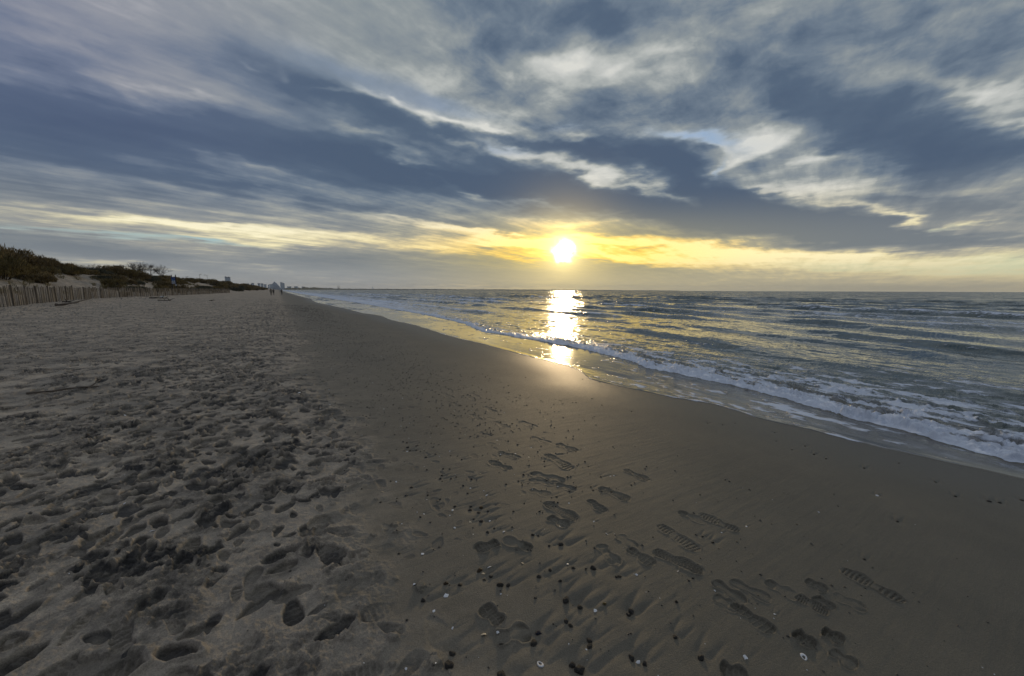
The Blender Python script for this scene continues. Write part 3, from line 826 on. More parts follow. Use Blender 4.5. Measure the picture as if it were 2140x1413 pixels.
# crests: c at a=0, slope of c against a, height, front width, back width, range of a, foam on the crest
CRESTS = [(10.55, .33, .17, .45, 1.6, -3, 12, 0), (10.1, .10, .06, .25, .8, -3, 5, 0), (15.2, .30, .14, .5, 1.8, 1, 16, 0), (17.8, .42, .20, .55, 2.4, -3, 8, 0), (13.4, .02, .09, .5, 1.6, 9, 30, 0),
          (21.5, .55, .16, .7, 2.4, -2, 12, 0), (24.5, .2, .17, .8, 2.8, 5, 30, 0), (30.0, .1, .22, .9, 3.2, -4, 18, .35), (36.5, .05, .25, 1.0, 3.4, 2, 40, .30),
          (43.2, .26, .42, .9, 3.0, -12, 21, 1.0), (33.0, 0, .34, .6, 3, 25, 33, .9), (19.0, .05, .22, .6, 2.2, 18, 34, .5), (14.2, 0, .22, .5, 1.7, 26, 46, .7), (20.5, 0, .26, .7, 2.4, 38, 70, .7),
          (13.5, 0, .24, .6, 2, 50, 90, .9), (27.5, 0, .30, .7, 2.8, 45, 75, .8), (36, 0, .35, .8, 3, 60, 110, .9), (20, 0, .3, .8, 3, 85, 140, .9), (12.5, 0, .2, .7, 2, 90, 200, .9), (30, 0, .35, .8, 3, 110, 180, .9), (45, 0, .35, 1, 3.5, 100, 150, .8),
          (23.5, 0, .24, .6, 2.2, 14, 27, .25), (28.5, 0, .28, .7, 2.4, 17, 33, .3), (17.0, 0, .15, .5, 1.6, 10, 20, 0), (41, 0, .3, .8, 3, 24, 44, .35),
          (54, .05, .28, 1.4, 4.5, -20, 60, 0), (64, 0, .3, 1.5, 5, 0, 90, 0), (58, 0, .45, .8, 4, 70, 100, .9), (80, 0, .35, 1.8, 6, -30, 130, 0), (100, 0, .4, 2.2, 8, -30, 200, 0)]


def build_water():
    ts = np.concatenate([np.arange(-.9, 1.95, 1 / (370 * 1.35)), np.linspace(2.0, 9, 40)])
    ys = rows(1 / (1.85 * 370 * 2.5), 0.011, 2.4, 90)
    far = rows(1, 0.03, 92, 5900)
    ys = np.concatenate([-np.geomspace(300, .5, 24), np.linspace(-.3, 2.38, 60), ys, far])
    X, Y, W = grid(ts, ys)
    a, c = ac(X, Y)
    ec, bc = edge_c(a), bore_c(a)
    lod = ss(np.abs(ys), 160, 60)[:, None]
    nl = ss(np.abs(ys), 45, 18)[:, None]
    z = np.zeros_like(X)
    foam = np.zeros_like(X)
    dep = np.clip((c - bc) * .16, 0, 2)
    for i, (c0, sl_, H, fw, bw, a0, a1, fm) in enumerate(CRESTS):
        cc = c0 + sl_ * a + (.10 * fw + .25) * gn(a / 3.3, a * 0 + i * 1.7) + .12 * gn(a / 1.1, a * 0 + i * 2.3)
        L = min(4.0, (a1 - a0) * .25)
        env = ss(a, a0 - L, a0 + L) * (1 - ss(a, a1 - L, a1 + L)) * (.75 + .5 * gn(a / 2.7, c / 9, 70 + i))
        q = c - cc
        prof = np.where(q < 0, np.exp(-(q / fw) ** 2), np.exp(-(q / bw) ** 2))
        trough = -.28 * np.exp(-((q + 1.9 * fw) / (1.2 * fw)) ** 2)
        z += (.68 + .32 * (c0 > 17)) * H * env * (prof + trough)
        if fm:
            br = ss(gn(a / 6, a * 0 + i * 3.1) + .55, 0, .5) if fm < 1 else 1
            foam += fm * env * br * (np.exp(-((q - .1 * fw) / (fw * .6)) ** 2) * (1 + .6 * gn(a / 1.2, c / 1.2, 88)) + .42 * np.exp(-((q + 3.4 * fw) / (1.6 * fw)) ** 2))
            z += .06 * fm * env * np.exp(-((q + .3 * fw) / (fw * .5)) ** 2) * fbm(X / .4, Y / .4, 3, 90 + i, .6, billow=True) * lod
    # chop
    off = ss(c - bc, .3, 3.0)
    z += off * nl * (.038 * fbm(a / 1.5, c / .62, 4, 101, .55) + .007 * fbm(a / .28, c / .14, 2, 103))
    z += ss(c, 16, 30) * lod * .06 * fbm(a / 3.4, c / 1.5, 3, 105, .6)
    z += .012 * nl * ss(c - bc, .2, 1.2) * fbm(a / .5, c / .25, 3, 107)
    # patches of old foam on the shelf
    shelf = ss(c - bc, 0, .4) * ss(c, 20, 13) * ss(a, 22, 34) + ss(a, 30, 60) * ss(c, 60, 30) * ss(c - bc, 0, .5)
    foam += .42 * shelf * (.6 + .6 * fbm(a / 3.0, c / .8, 4, 111))
    mid = ss(c, 24, 34) * ss(c, 44, 36) * ss(a, 30, 8)
    foam += .46 * mid * (.55 + .9 * fbm(a / 7.0, c / 1.6, 4, 113))
    mid2 = ss(a, 4, 14) * ss(a, 36, 22) * ss(c - bc, 2, 5) * ss(c, 30, 20)
    foam += .16 * mid2 * (.5 + 1.0 * fbm(a / 2.4, c / .7, 4, 114))
    # the bore: a low step of tumbling foam with lace trailing behind
    q = c - bc
    right = ss(a, 13, 5)
    wdt = np.interp(a, [-6, 0, 1.5, 3, 5, 8, 14, 30, 60], [5.0, 4.7, 4.2, 3.4, 2.7, 1.9, 1.6, 1.8, 2.8])
    step = ss(q, -.06, .35) * np.exp(-np.clip(q, 0, 99) / (wdt * .7))
    ht = np.interp(a, [-6, 0, 4, 7, 12, 20, 60], [.045, .045, .045, .035, .03, .08, .12])
    z += ht * step * (1 + .35 * gn(a / .6, c / .6, 119))
    lump = ss(q, -.02, .10) * np.exp(-np.clip(q - .1, 0, 99) / (wdt * .6))
    wob = .12 * gn(a / .3, c / .3, 121)
    b1 = fbm((a + wob) / .30, (c + wob) / .19, 2, 123, .45, billow=True)
    b2 = fbm((a - wob) / .12, (c + wob) / .085, 2, 125, .5, billow=True)
    z += nl * lump * (.085 * b1 + .055 * b2 - .035) * np.clip(.8 + .9 * gn(a / .5, c / .4, 141), .15, 1.6)
    z += nl * ss(q, -.02, .3) * np.exp(-np.clip(q, 0, 99) / wdt) * .030 * fbm(a / .35, c / .16, 3, 127)
    fb = ss(q, -.01, .05) * np.exp(-(np.clip(q, 0, 99) / wdt) ** 1.5)
    foam = foam + fb * (.60 + .26 * np.exp(-np.clip(q, 0, 99) / .30) + 1.15 * fbm(a / .9, c / .38, 4, 129)) * (.80 + .2 * right)
    foam = foam + ss(q, -.01, .04) * (1 - ss(q, .16, .30)) * .7
    # swash film over the sand
    film = base_z(a, c) + .005 + .002 * fbm(a / .35, c / .12, 3, 131) * nl + .0015 * fbm(a / .12, c / .09, 2, 133) * nl
    w_in = ss(q, -.30, .0)
    z = np.where(q < 0, np.maximum(film, z * w_in), np.maximum(film, z))
    # the sheet ends at the water's edge
    inn = ss(ec - c, 0.0, .10)
    z = z - .05 * inn
    lap = np.exp(-((c - ec) / .035) ** 2)
    z = z + .0008 * lap
    streak = fbm(a / 1.4, c / .22, 4, 135)
    sm_ = ss(q, 0, -.15) * ss(c - ec, 0, .3)
    foam += sm_ * np.clip(.18 + .3 * streak, 0, .29) * (ss(a, 7.5, 4.5) * .9 + .25 + .6 * ss(a, 25, 40))
    foam += .5 * np.exp(-((c - ec - .02) / .03) ** 2) * ss(gn(a / .9, a * 0 + 6.1) + .3, 0, .5) * ss(a, 90, 40)
    keep = (c > ec - .25) & (np.abs(X) < 5900) & (np.abs(Y) < 5950)
    o = mesh_from_grid('sea', X, Y, z, keep=keep, attrs={'foam': np.clip(foam, 0, 1.6), 'depth': dep}, mat=water_material())
    o['kind'] = 'structure'


build_water()

# ---------------------------------------------------------------- object helpers
def tag(o, label=None, cat=None, group=None, kind=None):
    for k, v_ in (('label', label), ('category', cat), ('group', group), ('kind', kind)):
        if v_:
            o[k] = v_
    return o


def empty(name, loc=(0, 0, 0), rz=0.0):
    o = bpy.data.objects.new(name, None)
    C.objects.link(o)
    o.location = loc
    o.rotation_euler = (0, 0, rz)
    o.empty_display_size = .1
    return o


class MB:
    """collects verts and faces, builds ONE mesh object"""
    def __init__(s):
        s.v, s.f = [], []

    def add(s, vs, fs):
        n = len(s.v)
        s.v += [tuple(p) for p in vs]
        s.f += [tuple(i + n for i in f) for f in fs]

    def box(s, x0, y0, z0, x1, y1, z1):
        s.add([(x0, y0, z0), (x1, y0, z0), (x1, y1, z0), (x0, y1, z0), (x0, y0, z1), (x1, y0, z1), (x1, y1, z1), (x0, y1, z1)],
              [(0, 3, 2, 1), (4, 5, 6, 7), (0, 1, 5, 4), (1, 2, 6, 5), (2, 3, 7, 6), (3, 0, 4, 7)])

    def tube(s, pts, rad, n=6, cap=True):
        pts = [Vector(p) for p in pts]
        rings = []
        for i, p in enumerate(pts):
            t = (pts[min(i + 1, len(pts) - 1)] - pts[max(i - 1, 0)]).normalized()
            u = t.orthogonal().normalized() if i == 0 else (u - t * u.dot(t)).normalized()
            w = t.cross(u)
            r = rad[i] if isinstance(rad, (list, tuple)) else rad
            rings.append([p + (u * math.cos(2 * math.pi * k / n) + w * math.sin(2 * math.pi * k / n)) * r for k in range(n)])
        vs = [q for r in rings for q in r]
        fs = [(i * n + k, i * n + (k + 1) % n, (i + 1) * n + (k + 1) % n, (i + 1) * n + k) for i in range(len(pts) - 1) for k in range(n)]
        if cap:
            fs += [tuple(range(n))[::-1], tuple((len(pts) - 1) * n + k for k in range(n))]
        s.add(vs, fs)

    def build(s, name, mat, parent=None, smooth=False):
        me = bpy.data.meshes.new(name)
        me.from_pydata(s.v, [], s.f)
        me.materials.append(mat)
        if smooth:
            me.polygons.foreach_set('use_smooth', [True] * len(me.polygons))
        me.update()
        o = bpy.data.objects.new(name, me)
        C.objects.link(o)
        o.parent = parent
        return o


def copy_tree(o, parent=None):
    c = o.copy()
    C.objects.link(c)
    c.parent = parent
    for ch in list(o.children):
        copy_tree(ch, c)
    return c


def mat_var(name, lo, hi, scale=6.0, rough=.85, stretch=(1, 1, 1), bmp=0.0, obj=True, spec=.3):
    """two-tone procedural material that varies over the surface and from one object to the next"""
    m, N, b, out = new_mat(name)
    tc = N.n.new('ShaderNodeTexCoord')
    p = N.v('MULTIPLY', tc.outputs['Object'], stretch)
    inf = N.n.new('ShaderNodeObjectInfo')
    if obj:
        p = N.v('ADD', p, N.v('SCALE', (1.0, 2.0, 3.0), None, N.m('MULTIPLY', inf.outputs['Random'], 9.0)))
    n = N.noise(p, scale, 5, .6)
    f = N.sm(n, .33, .67)
    if obj:
        f = N.m('ADD', N.m('MULTIPLY', f, .65), N.m('MULTIPLY', inf.outputs['Random'], .35))
    N.l.new(N.mix(f, lo, hi), b.inputs['Base Color'])
    b.inputs['Roughness'].default_value = rough
    b.inputs['Specular IOR Level'].default_value = spec
    if bmp:
        bump(N, b, n, bmp)
    return m


M = {}
M['paling'] = None


def paling_mat():
    m, N, b, out = new_mat('weathered_chestnut')
    g = N.n.new('ShaderNodeNewGeometry')
    isl = g.outputs['Random Per Island']
    pos = g.outputs['Position']
    n = N.noise(N.v('MULTIPLY', pos, (30, 30, 3)), 1.0, 5, .65)
    base = N.ramp(isl, [(0.0, (.014, .013, .012)), (.3, (.085, .078, .068)), (.65, (.22, .20, .17)), (1.0, (.46, .41, .34))])
    N.l.new(N.mix(.35, base, N.mix(n, (.035, .031, .028), (.36, .33, .29))), b.inputs['Base Color'])
    b.inputs['Roughness'].default_value = .9
    b.inputs['Specular IOR Level'].default_value = .2
    bump(N, b, n, .004)
    return m


M['paling'] = paling_mat()
M['post'] = mat_var('fence_post_wood', (.05, .042, .034), (.12, .10, .08), 8, stretch=(4, 4, .6), bmp=.005)
M['wire'] = mat_var('rusty_wire', (.06, .045, .035), (.12, .10, .085), 20, .6)
M['drift'] = mat_var('driftwood', (.09, .075, .06), (.24, .20, .16), 7, stretch=(1, 6, 6), bmp=.006)
M['darkwood'] = mat_var('dark_wood', (.018, .015, .012), (.05, .042, .034), 9, stretch=(1, 5, 5), bmp=.004)
M['leaf'] = mat_var('shrub_leaf', (.075, .064, .024), (.23, .165, .055), 1.6, .8, obj=True)
M['leaf_brown'] = mat_var('shrub_leaf_brown', (.095, .074, .034), (.25, .185, .08), 1.6, .8, obj=True)
M['leaf_grey'] = mat_var('shrub_leaf_grey', (.050, .054, .034), (.11, .11, .075), 1.6, .8, obj=True)
M['stem'] = mat_var('shrub_stem', (.03, .022, .016), (.07, .052, .038), 5, .9)
M['bark'] = mat_var('bare_tree_bark', (.035, .028, .022), (.07, .058, .048), 4, .9)
M['grass'] = mat_var('marram_grass', (.13, .11, .055), (.26, .22, .12), 3, .8, obj=False)


# ---------------------------------------------------------------- fence of split palings along the foot of the dune
def fence_run(name, pts, height, spacing, label, cat, post_every=27, seed=1, lean_amp=.10):
    """pts: list of (x, y) along the fence"""
    rs = random.Random(seed)
    root = empty(name, (pts[0][0], pts[0][1], float(ground_z(*pts[0]))))
    tag(root, label, cat)
    ox, oy, oz = root.location
    seg = []
    for (x0, y0), (x1, y1) in zip(pts, pts[1:]):
        L = math.hypot(x1 - x0, y1 - y0)
        n = max(1, int(L / spacing))
        for i in range(n):
            seg.append((x0 + (x1 - x0) * i / n, y0 + (y1 - y0) * i / n, (x1 - x0) / L, (y1 - y0) / L))
    mb, wires = MB(), [[], [], []]
    lean = 0
    tops = 0
    for i, (x, y, tx, ty) in enumerate(seg):
        lean = lean * .90 + rs.gauss(0, .030)
        tops = tops * .9 + rs.gauss(0, .012)
        nx, ny = -ty, tx
        wob = .06 * math.sin(i * .09 + seed) + .03 * math.sin(i * .31)
        x, y = x + nx * wob, y + ny * wob
        gz = float(ground_z(x, y))
        if i % post_every == 0 or i == len(seg) - 1:
            if mb.v:
                mb.build('paling', M['paling'], root)
                mb = MB()
            pz = gz - .2
            ps = MB()
            l2 = rs.gauss(0, .04)
            h = height * rs.uniform(1.02, 1.13)
            ps.tube([(x - ox, y - oy, pz - oz), (x - ox + tx * l2 * .5, y - oy + ty * l2 * .5, pz - oz + h * .6), (x - ox + tx * l2, y - oy + ty * l2, pz - oz + h + .2)], [.045, .042, .036], 7)
            ps.build('post', M['post'], root)
        w = rs.uniform(.024, .054)
        th = rs.uniform(.010, .018)
        le = lean + (rs.gauss(0, .035) if rs.random() < .8 else rs.gauss(0, lean_amp))
        h = height * (1 + tops) * rs.uniform(.93, 1.04)
        b = gz - .05 + (rs.random() ** 4) * .10
        fx = rs.gauss(0, .012)
        p0 = Vector((x - ox - tx * le * h * .5, y - oy - ty * le * h * .5, b - oz))
        p1 = Vector((x - ox + tx * le * h * .5 + nx * fx, y - oy + ty * le * h * .5 + ny * fx, gz + h - oz))
        pm = (p0 + p1) / 2 + Vector((tx, ty, 0)) * rs.gauss(0, .010)
        T, Nn = Vector((tx, ty, 0)), Vector((nx, ny, 0))
        vs = []
        for p, ww in ((p0, w * .95), (pm, w * rs.uniform(.85, 1.1)), (p1 - Vector((0, 0, .05)), w * .75), (p1, w * .25)):
            vs += [p - T * ww / 2 - Nn * th / 2, p + T * ww / 2 - Nn * th / 2, p + T * ww / 2 + Nn * th / 2, p - T * ww / 2 + Nn * th / 2]
        fs = [(3, 2, 1, 0), (12, 13, 14, 15)]
        for r_ in range(3):
            for k in range(4):
                fs.append((r_ * 4 + k, r_ * 4 + (k + 1) % 4, r_ * 4 + 4 + (k + 1) % 4, r_ * 4 + 4 + k))
        mb.add(vs, fs)
        for q, fr in enumerate((.2, .55, .88)):
            wires[q].append((x - ox + nx * .016, y - oy + ny * .016, gz + height * fr - oz + .01 * math.sin(i * .3)))
    if mb.v:
        mb.build('paling', M['paling'], root)
    for wpts in wires:
        wb = MB()
        wb.tube(wpts[::3] + [wpts[-1]], .004, 3, False)
        wb.build('wire', M['wire'], root)
    return root


fpts = [xy(a_, float(fence_c(a_))) for a_ in np.arange(16, 140.1, 1.0)]
fence_run('paling_fence', fpts, 1.18, .084, 'long grey split paling fence leaning along the foot of the dune', 'fence', post_every=30, seed=4)
f0, f1 = spot(128, 590), spot(170, 589)
fx0, fy0 = xy(47.0, -22.2)
fx1, fy1 = xy(53.5, -22.6)
fence_run('paling_fence', [(fx0, fy0), ((fx0 + fx1) / 2, (fy0 + fy1) / 2 + .2), (fx1, fy1)], .55, .10, 'short half-buried run of palings higher on the dune', 'fence', post_every=24, seed=9, lean_amp=.2)


# ---------------------------------------------------------------- shrubs and grass on the dune
def shrub_proto(i, mat):
    rs = random.Random(40 + i)
    root = empty('dune_shrub')
    fol, st = MB(), MB()
    lobes = []
    for k in range(rs.randint(7, 11)):
        an, rr = rs.uniform(0, 6.283), rs.random() ** .6 * .62
        lobes.append((rr * math.cos(an), rr * math.sin(an), rs.uniform(.22, .50) * (1 - .35 * rr), rs.uniform(.26, .42)))
    for (lx, ly, lz, lr) in lobes:
        st.tube([(lx * .15, ly * .15, -.1), (lx * .6, ly * .6, lz * .5), (lx, ly, lz + lr * .3)], [.022, .014, .006], 5)
        for q in range(6):
            an = rs.uniform(0, 6.283)
            st.tube([(lx * .5, ly * .5, lz * .4), (lx + .5 * lr * math.cos(an), ly + .5 * lr * math.sin(an), lz + lr * .2), (lx + lr * math.cos(an) * .9, ly + lr * math.sin(an) * .9, lz + lr * rs.uniform(.2, .7))], [.010, .006, .003], 4)
        for q in range(430):
            th, cz = rs.uniform(0, 6.283), rs.uniform(-.55, 1.0)
            s_ = math.sqrt(max(0, 1 - cz * cz))
            r_ = lr * rs.uniform(.35, 1.0) ** .5
            p = Vector((lx + r_ * s_ * math.cos(th), ly + r_ * s_ * math.sin(th), max(.01, lz + r_ * cz * .85)))
            d = Vector((s_ * math.cos(th) * .7, s_ * math.sin(th) * .7, .55 + .4 * rs.random())) + Vector((rs.gauss(0, .35), rs.gauss(0, .35), rs.gauss(0, .2)))
            d.normalize()
            L = rs.uniform(.05, .13) * (1.5 if cz > .6 and rs.random() < .25 else 1)
            w = d.orthogonal().normalized()
            w.rotate(Matrix.Rotation(rs.uniform(0, 6.28), 3, d))
            w = w * rs.uniform(.008, .020)
            fol.add([p - w, p + w, p + d * L * .6 + w * .7, p + d * L, p + d * L * .6 - w * .7], [(0, 1, 2, 3, 4)])
    st.build('stems', M['stem'], root)
    fol.build('foliage', mat, root)
    return root


protos = [shrub_proto(0, M['leaf']), shrub_proto(1, M['leaf_brown']), shrub_proto(2, M['leaf_grey']), shrub_proto(3, M['leaf']), shrub_proto(4, M['leaf_brown'])]
names = ['olive green', 'brown', 'grey green', 'dark olive', 'reddish brown']
used = [False] * 5
rs = random.Random(12)
shrubs = []   # px, py of foot, width m, height m, proto
for (px, py, w_, h_, k) in [(8, 583, 3.8, 3.0, 0), (40, 582, 3.2, 2.0, 0), (95, 580, 3.2, 1.7, 3), (150, 576, 3.2, 1.7, 0), (60, 562, 3.6, 2.2, 1), (110, 562, 3.4, 1.9, 4), (16, 556, 4.2, 3.0, 1), (140, 563, 3.2, 1.6, 1), (85, 560, 3.2, 2.1, 1),
                          (195, 574, 3.6, 1.6, 2), (210, 585, 2.6, 1.0, 2), (235, 570, 4.2, 2.2, 1), (262, 580, 4.6, 2.1, 0), (290, 585, 3.8, 2.0, 4), (310, 588, 4.0, 1.9, 2), (330, 592, 4.0, 1.8, 3), (345, 592, 3.8, 1.7, 2)]:
    shrubs.append((px, py, w_, h_, k, True))
placed = []


def foot(px, py):
    """dune surface under a photograph pixel, searched from far to near along its ray"""
    r = ray(px, py)
    best = None
    for t in np.arange(20, 140, .25):
        z = CAMZ + r[2] * t
        if z <= float(ground_z(r[0] * t, r[1] * t)):
            return r[0] * t, r[1] * t
        d = z - float(ground_z(r[0] * t, r[1] * t))
        if best is None or d < best[0]:
            best = (d, t)
    return r[0] * best[1], r[1] * best[1]


for s_ in shrubs:
    x, y = foot(s_[0], s_[1])
    placed.append((x, y, s_[2], s_[3], s_[4]))
tries = 0
while len(placed) < 215 and tries < 20000:
    tries += 1
    a_ = 26 + (190 * rs.random() ** 1.2 if len(placed) < 125 else 190 + 420 * rs.random())
    c_ = float(fence_c(a_)) - rs.uniform(7.6, 22)
    if a_ > 75:
        c_ = float(fence_c(a_)) - rs.uniform(1.8, 20)
    x, y = xy(a_, c_)
    if y < 8:
        continue
    w_ = rs.uniform(1.7, 3.6) * (1 + min(2.0, max(0, a_ - 90) * .005))
    if any((x - q[0]) ** 2 + (y - q[1]) ** 2 < (.30 * (w_ + q[2])) ** 2 for q in placed):
        continue
    placed.append((x, y, w_, min(3.0, w_ * rs.uniform(.38, .55)), rs.choice([0, 1, 2, 3, 3, 4, 1])))
SPOTW = ['tall', 'broad', 'low', 'wind-combed', 'ragged']
for i, (x, y, w_, h_, k) in enumerate(placed):
    if not used[k]:
        o = protos[k]
        used[k] = True
    else:
        o = copy_tree(protos[k])
    o.location = (x, y, float(ground_z(x, y)) - .12)
    o.rotation_euler = (0, 0, rs.uniform(0, 6.28))
    o.scale = (w_ * .62, w_ * .62, h_ * 1.25)
    a_, c_ = ac(x, y)
    sz = 'tall ' if h_ > 1.7 else ('low ' if h_ < 1.05 else ('broad ' if w_ > 2.9 else ('narrow ' if w_ < 2.2 else '')))
    if i == 0:
        lab = 'tall dark olive shrub at the left edge of the photo above the fence'
    elif i < 17:
        where = ['', 'just right of the tall one, above the fence', 'in the middle of the left dune slope', 'at the right end of the left clump, beside bare sand', 'on the crest behind the leftmost shrubs', 'on the crest of the left clump',
                 'on the crest at the left edge of the photo', 'near the right end of the left crest', 'on the crest in the middle of the left clump', 'just right of the left clump behind pale sand', 'low over the sand right of the left clump',
                 'on the rounded hump left of the bare trees', 'below the hump left of the bare trees', 'below the first bare tree', 'below the middle bare trees', 'above the fence left of the blue sign', 'nearest to the blue sign on its left'][i]
        lab = '%s shrub %s' % (names[k], where)
    elif a_ < 70:
        lab = sz + '%s bush in the thicket on the near dune' % names[k]
    elif a_ < 115:
        lab = sz + '%s bush on the dune beyond the blue sign' % names[k]
    else:
        lab = sz + 'distant %s bush where the dune dwindles' % names[k]
    tag(o, lab, 'shrub', 'shrubs growing along the dune')

# small growth at the fence foot
for (px, py, w_, h_, k, lab) in [(262, 620, 1.5, .8, 3, 'small dark bush growing through the fence foot'), (377, 613, 1.3, 1.0, 3, 'dark bush against the fence just right of the sign post'), (245, 596, 2.6, .8, 2, 'low grey green tuft right behind the fence top')]:
    o = copy_tree(protos[k])
    x, y = foot(px, py)
    o.location = (x, y, float(ground_z(x, y)) - .05)
    o.scale = (w_ * .6, w_ * .6, h_ * 1.2)
    tag(o, lab, 'shrub', 'shrubs growing along the dune')
    if k == 3:
        pass


def build_grass():
    rs = np.random.RandomState(8)
    vs, fs = [], []
    n = 0
    for i in range(1500):
        a_ = 24 + 130 * rs.rand() ** 1.3
        c_ = float(fence_c(a_)) - rs.uniform(3.2, 24)
        x, y = xy(a_, c_)
        if y < 8 or rs.rand() > .35 + .65 * (gn(a_ / 4, c_ / 4, 4) > 0):
            continue
        z = float(ground_z(x, y))
        for k in range(16):
            an, ln, L = rs.uniform(0, 6.28), rs.uniform(.1, .6), rs.uniform(.25, .65)
            bx, by = x + rs.normal(0, .10), y + rs.normal(0, .10)
            dx, dy = math.cos(an) * ln * L, math.sin(an) * ln * L
            w = .008 + .00012 * y
            vs += [(bx - w, by, z - .03), (bx + w, by, z - .03), (bx + dx * .4, by + dy * .4, z + L * .6), (bx + dx, by + dy, z + L * .9)]
            fs += [(n, n + 1, n + 2), (n + 1, n + 3, n + 2)]
            n += 4
    me = bpy.data.meshes.new('dune_grass')
    me.from_pydata(vs, [], fs)
    me.materials.append(M['grass'])
    o = bpy.data.objects.new('dune_grass', me)
    C.objects.link(o)
    tag(o, 'thin dry marram grass scattered over the dune sand', 'grass', kind='stuff')


build_grass()


# ---------------------------------------------------------------- bare trees behind the dune
def bare_tree(seed, H, spread):
    rs = random.Random(seed)
    root = empty('bare_tree')
    tr, cr = MB(), MB()

    def grow(mb, p, d, L, r, lev):
        pts, rad = [p], [r]
        for k in range(3):
            d = (d + Vector((rs.gauss(0, .13), rs.gauss(0, .13), rs.gauss(.03, .06)))).normalized()
            p = p + d * L / 3
            pts.append(p)
            rad.append(r * (1 - .13 * (k + 1)))
        mb.tube(pts, rad, 5 if lev < 2 else 3, False)
        if lev >= 5:
            return
        for k in range(3 if lev < 4 else 2):
            nd = (d + Vector((rs.gauss(0, .55) * spread, rs.gauss(0, .55) * spread, rs.gauss(.12, .25)))).normalized()
            grow(cr, p if k else pts[-1], nd, L * rs.uniform(.62, .82), r * .60, lev + 1)
            if k == 1 and lev > 0:
                grow(cr, pts[2], (d + Vector((rs.gauss(0, .8), rs.gauss(0, .8), .1))).normalized(), L * .6, r * .45, lev + 1)
    n0 = rs.choice([1, 2])
    for k in range(n0):
        grow(tr, Vector((k * .3, 0, -.5)), Vector((rs.gauss(0, .15), rs.gauss(0, .15), 1)).normalized(), H * .30, H * .020, 0)
    tr.build('trunk', M['bark'], root)
    cr.build('crown', M['bark'], root)
    return root


for i, (px, top, Y, lab, sp) in enumerate([(277, 549, 96, 'leftmost of the bare winter trees behind the dune', 1.0), (295, 548, 100, 'second bare tree from the left, tallest of the row', .9), (314, 553, 98, 'wide bare tree in the middle of the row', 1.2),
                                       (341, 556, 96, 'spreading bare tree nearest the blue sign', 1.25), (172, 552, 120, 'thin faint bare tree behind the left dune end', .8), (190, 555, 124, 'thin bare twiggy tree above the pale sand', .9), (211, 556, 126, 'thin bare tree left of the rounded hump', .9),
                                       (146, 548, 118, 'slight bare sapling showing over the left dune crest', .7), (443, 588, 190, 'small bare tree left of the white tower block', 1.0)]):
    H = (605 - top) / FPX * Y + CAMZ + .2
    t = bare_tree(60 + i, H, sp)
    x = ray(px, 600)[0] / ray(px, 600)[1] * Y
    gz = float(ground_z(x, Y)) if i < 4 else 1.0
    # scale so that the crown reaches the surveyed height
    zs = max(v_[2] for ch in t.children if ch.name.startswith('crown') for v_ in [tuple(q.co) for q in ch.data.vertices])
    k = (H - gz) / zs
    t.scale = (k * 1.05, k * 1.05, k)
    t.location = (x, Y, gz)
    tag(t, lab, 'tree', 'bare trees behind the dune')


# ---------------------------------------------------------------- blue and white beach sign
def flat_mat(name, col, rough=.6, spec=.4):
    m, N, b, out = new_mat(name)
    tc = N.n.new('ShaderNodeTexCoord')
    n = N.noise(tc.outputs['Object'], 5.0, 5, .6)
    N.l.new(N.mix(N.sm(n, .3, .8, 0, .3), tuple(col), tuple(q * .6 for q in col)), b.inputs['Base Color'])
    b.inputs['Roughness'].default_value = rough
    b.inputs['Specular IOR Level'].default_value = spec
    return m


M['blue'] = flat_mat('sign_blue', (.012, .04, .30))
M['lightblue'] = flat_mat('sign_light_blue', (.14, .34, .50))
M['white'] = flat_mat('sign_white', (.62, .66, .70))
M['signdark'] = flat_mat('sign_dark_ink', (.02, .03, .08))


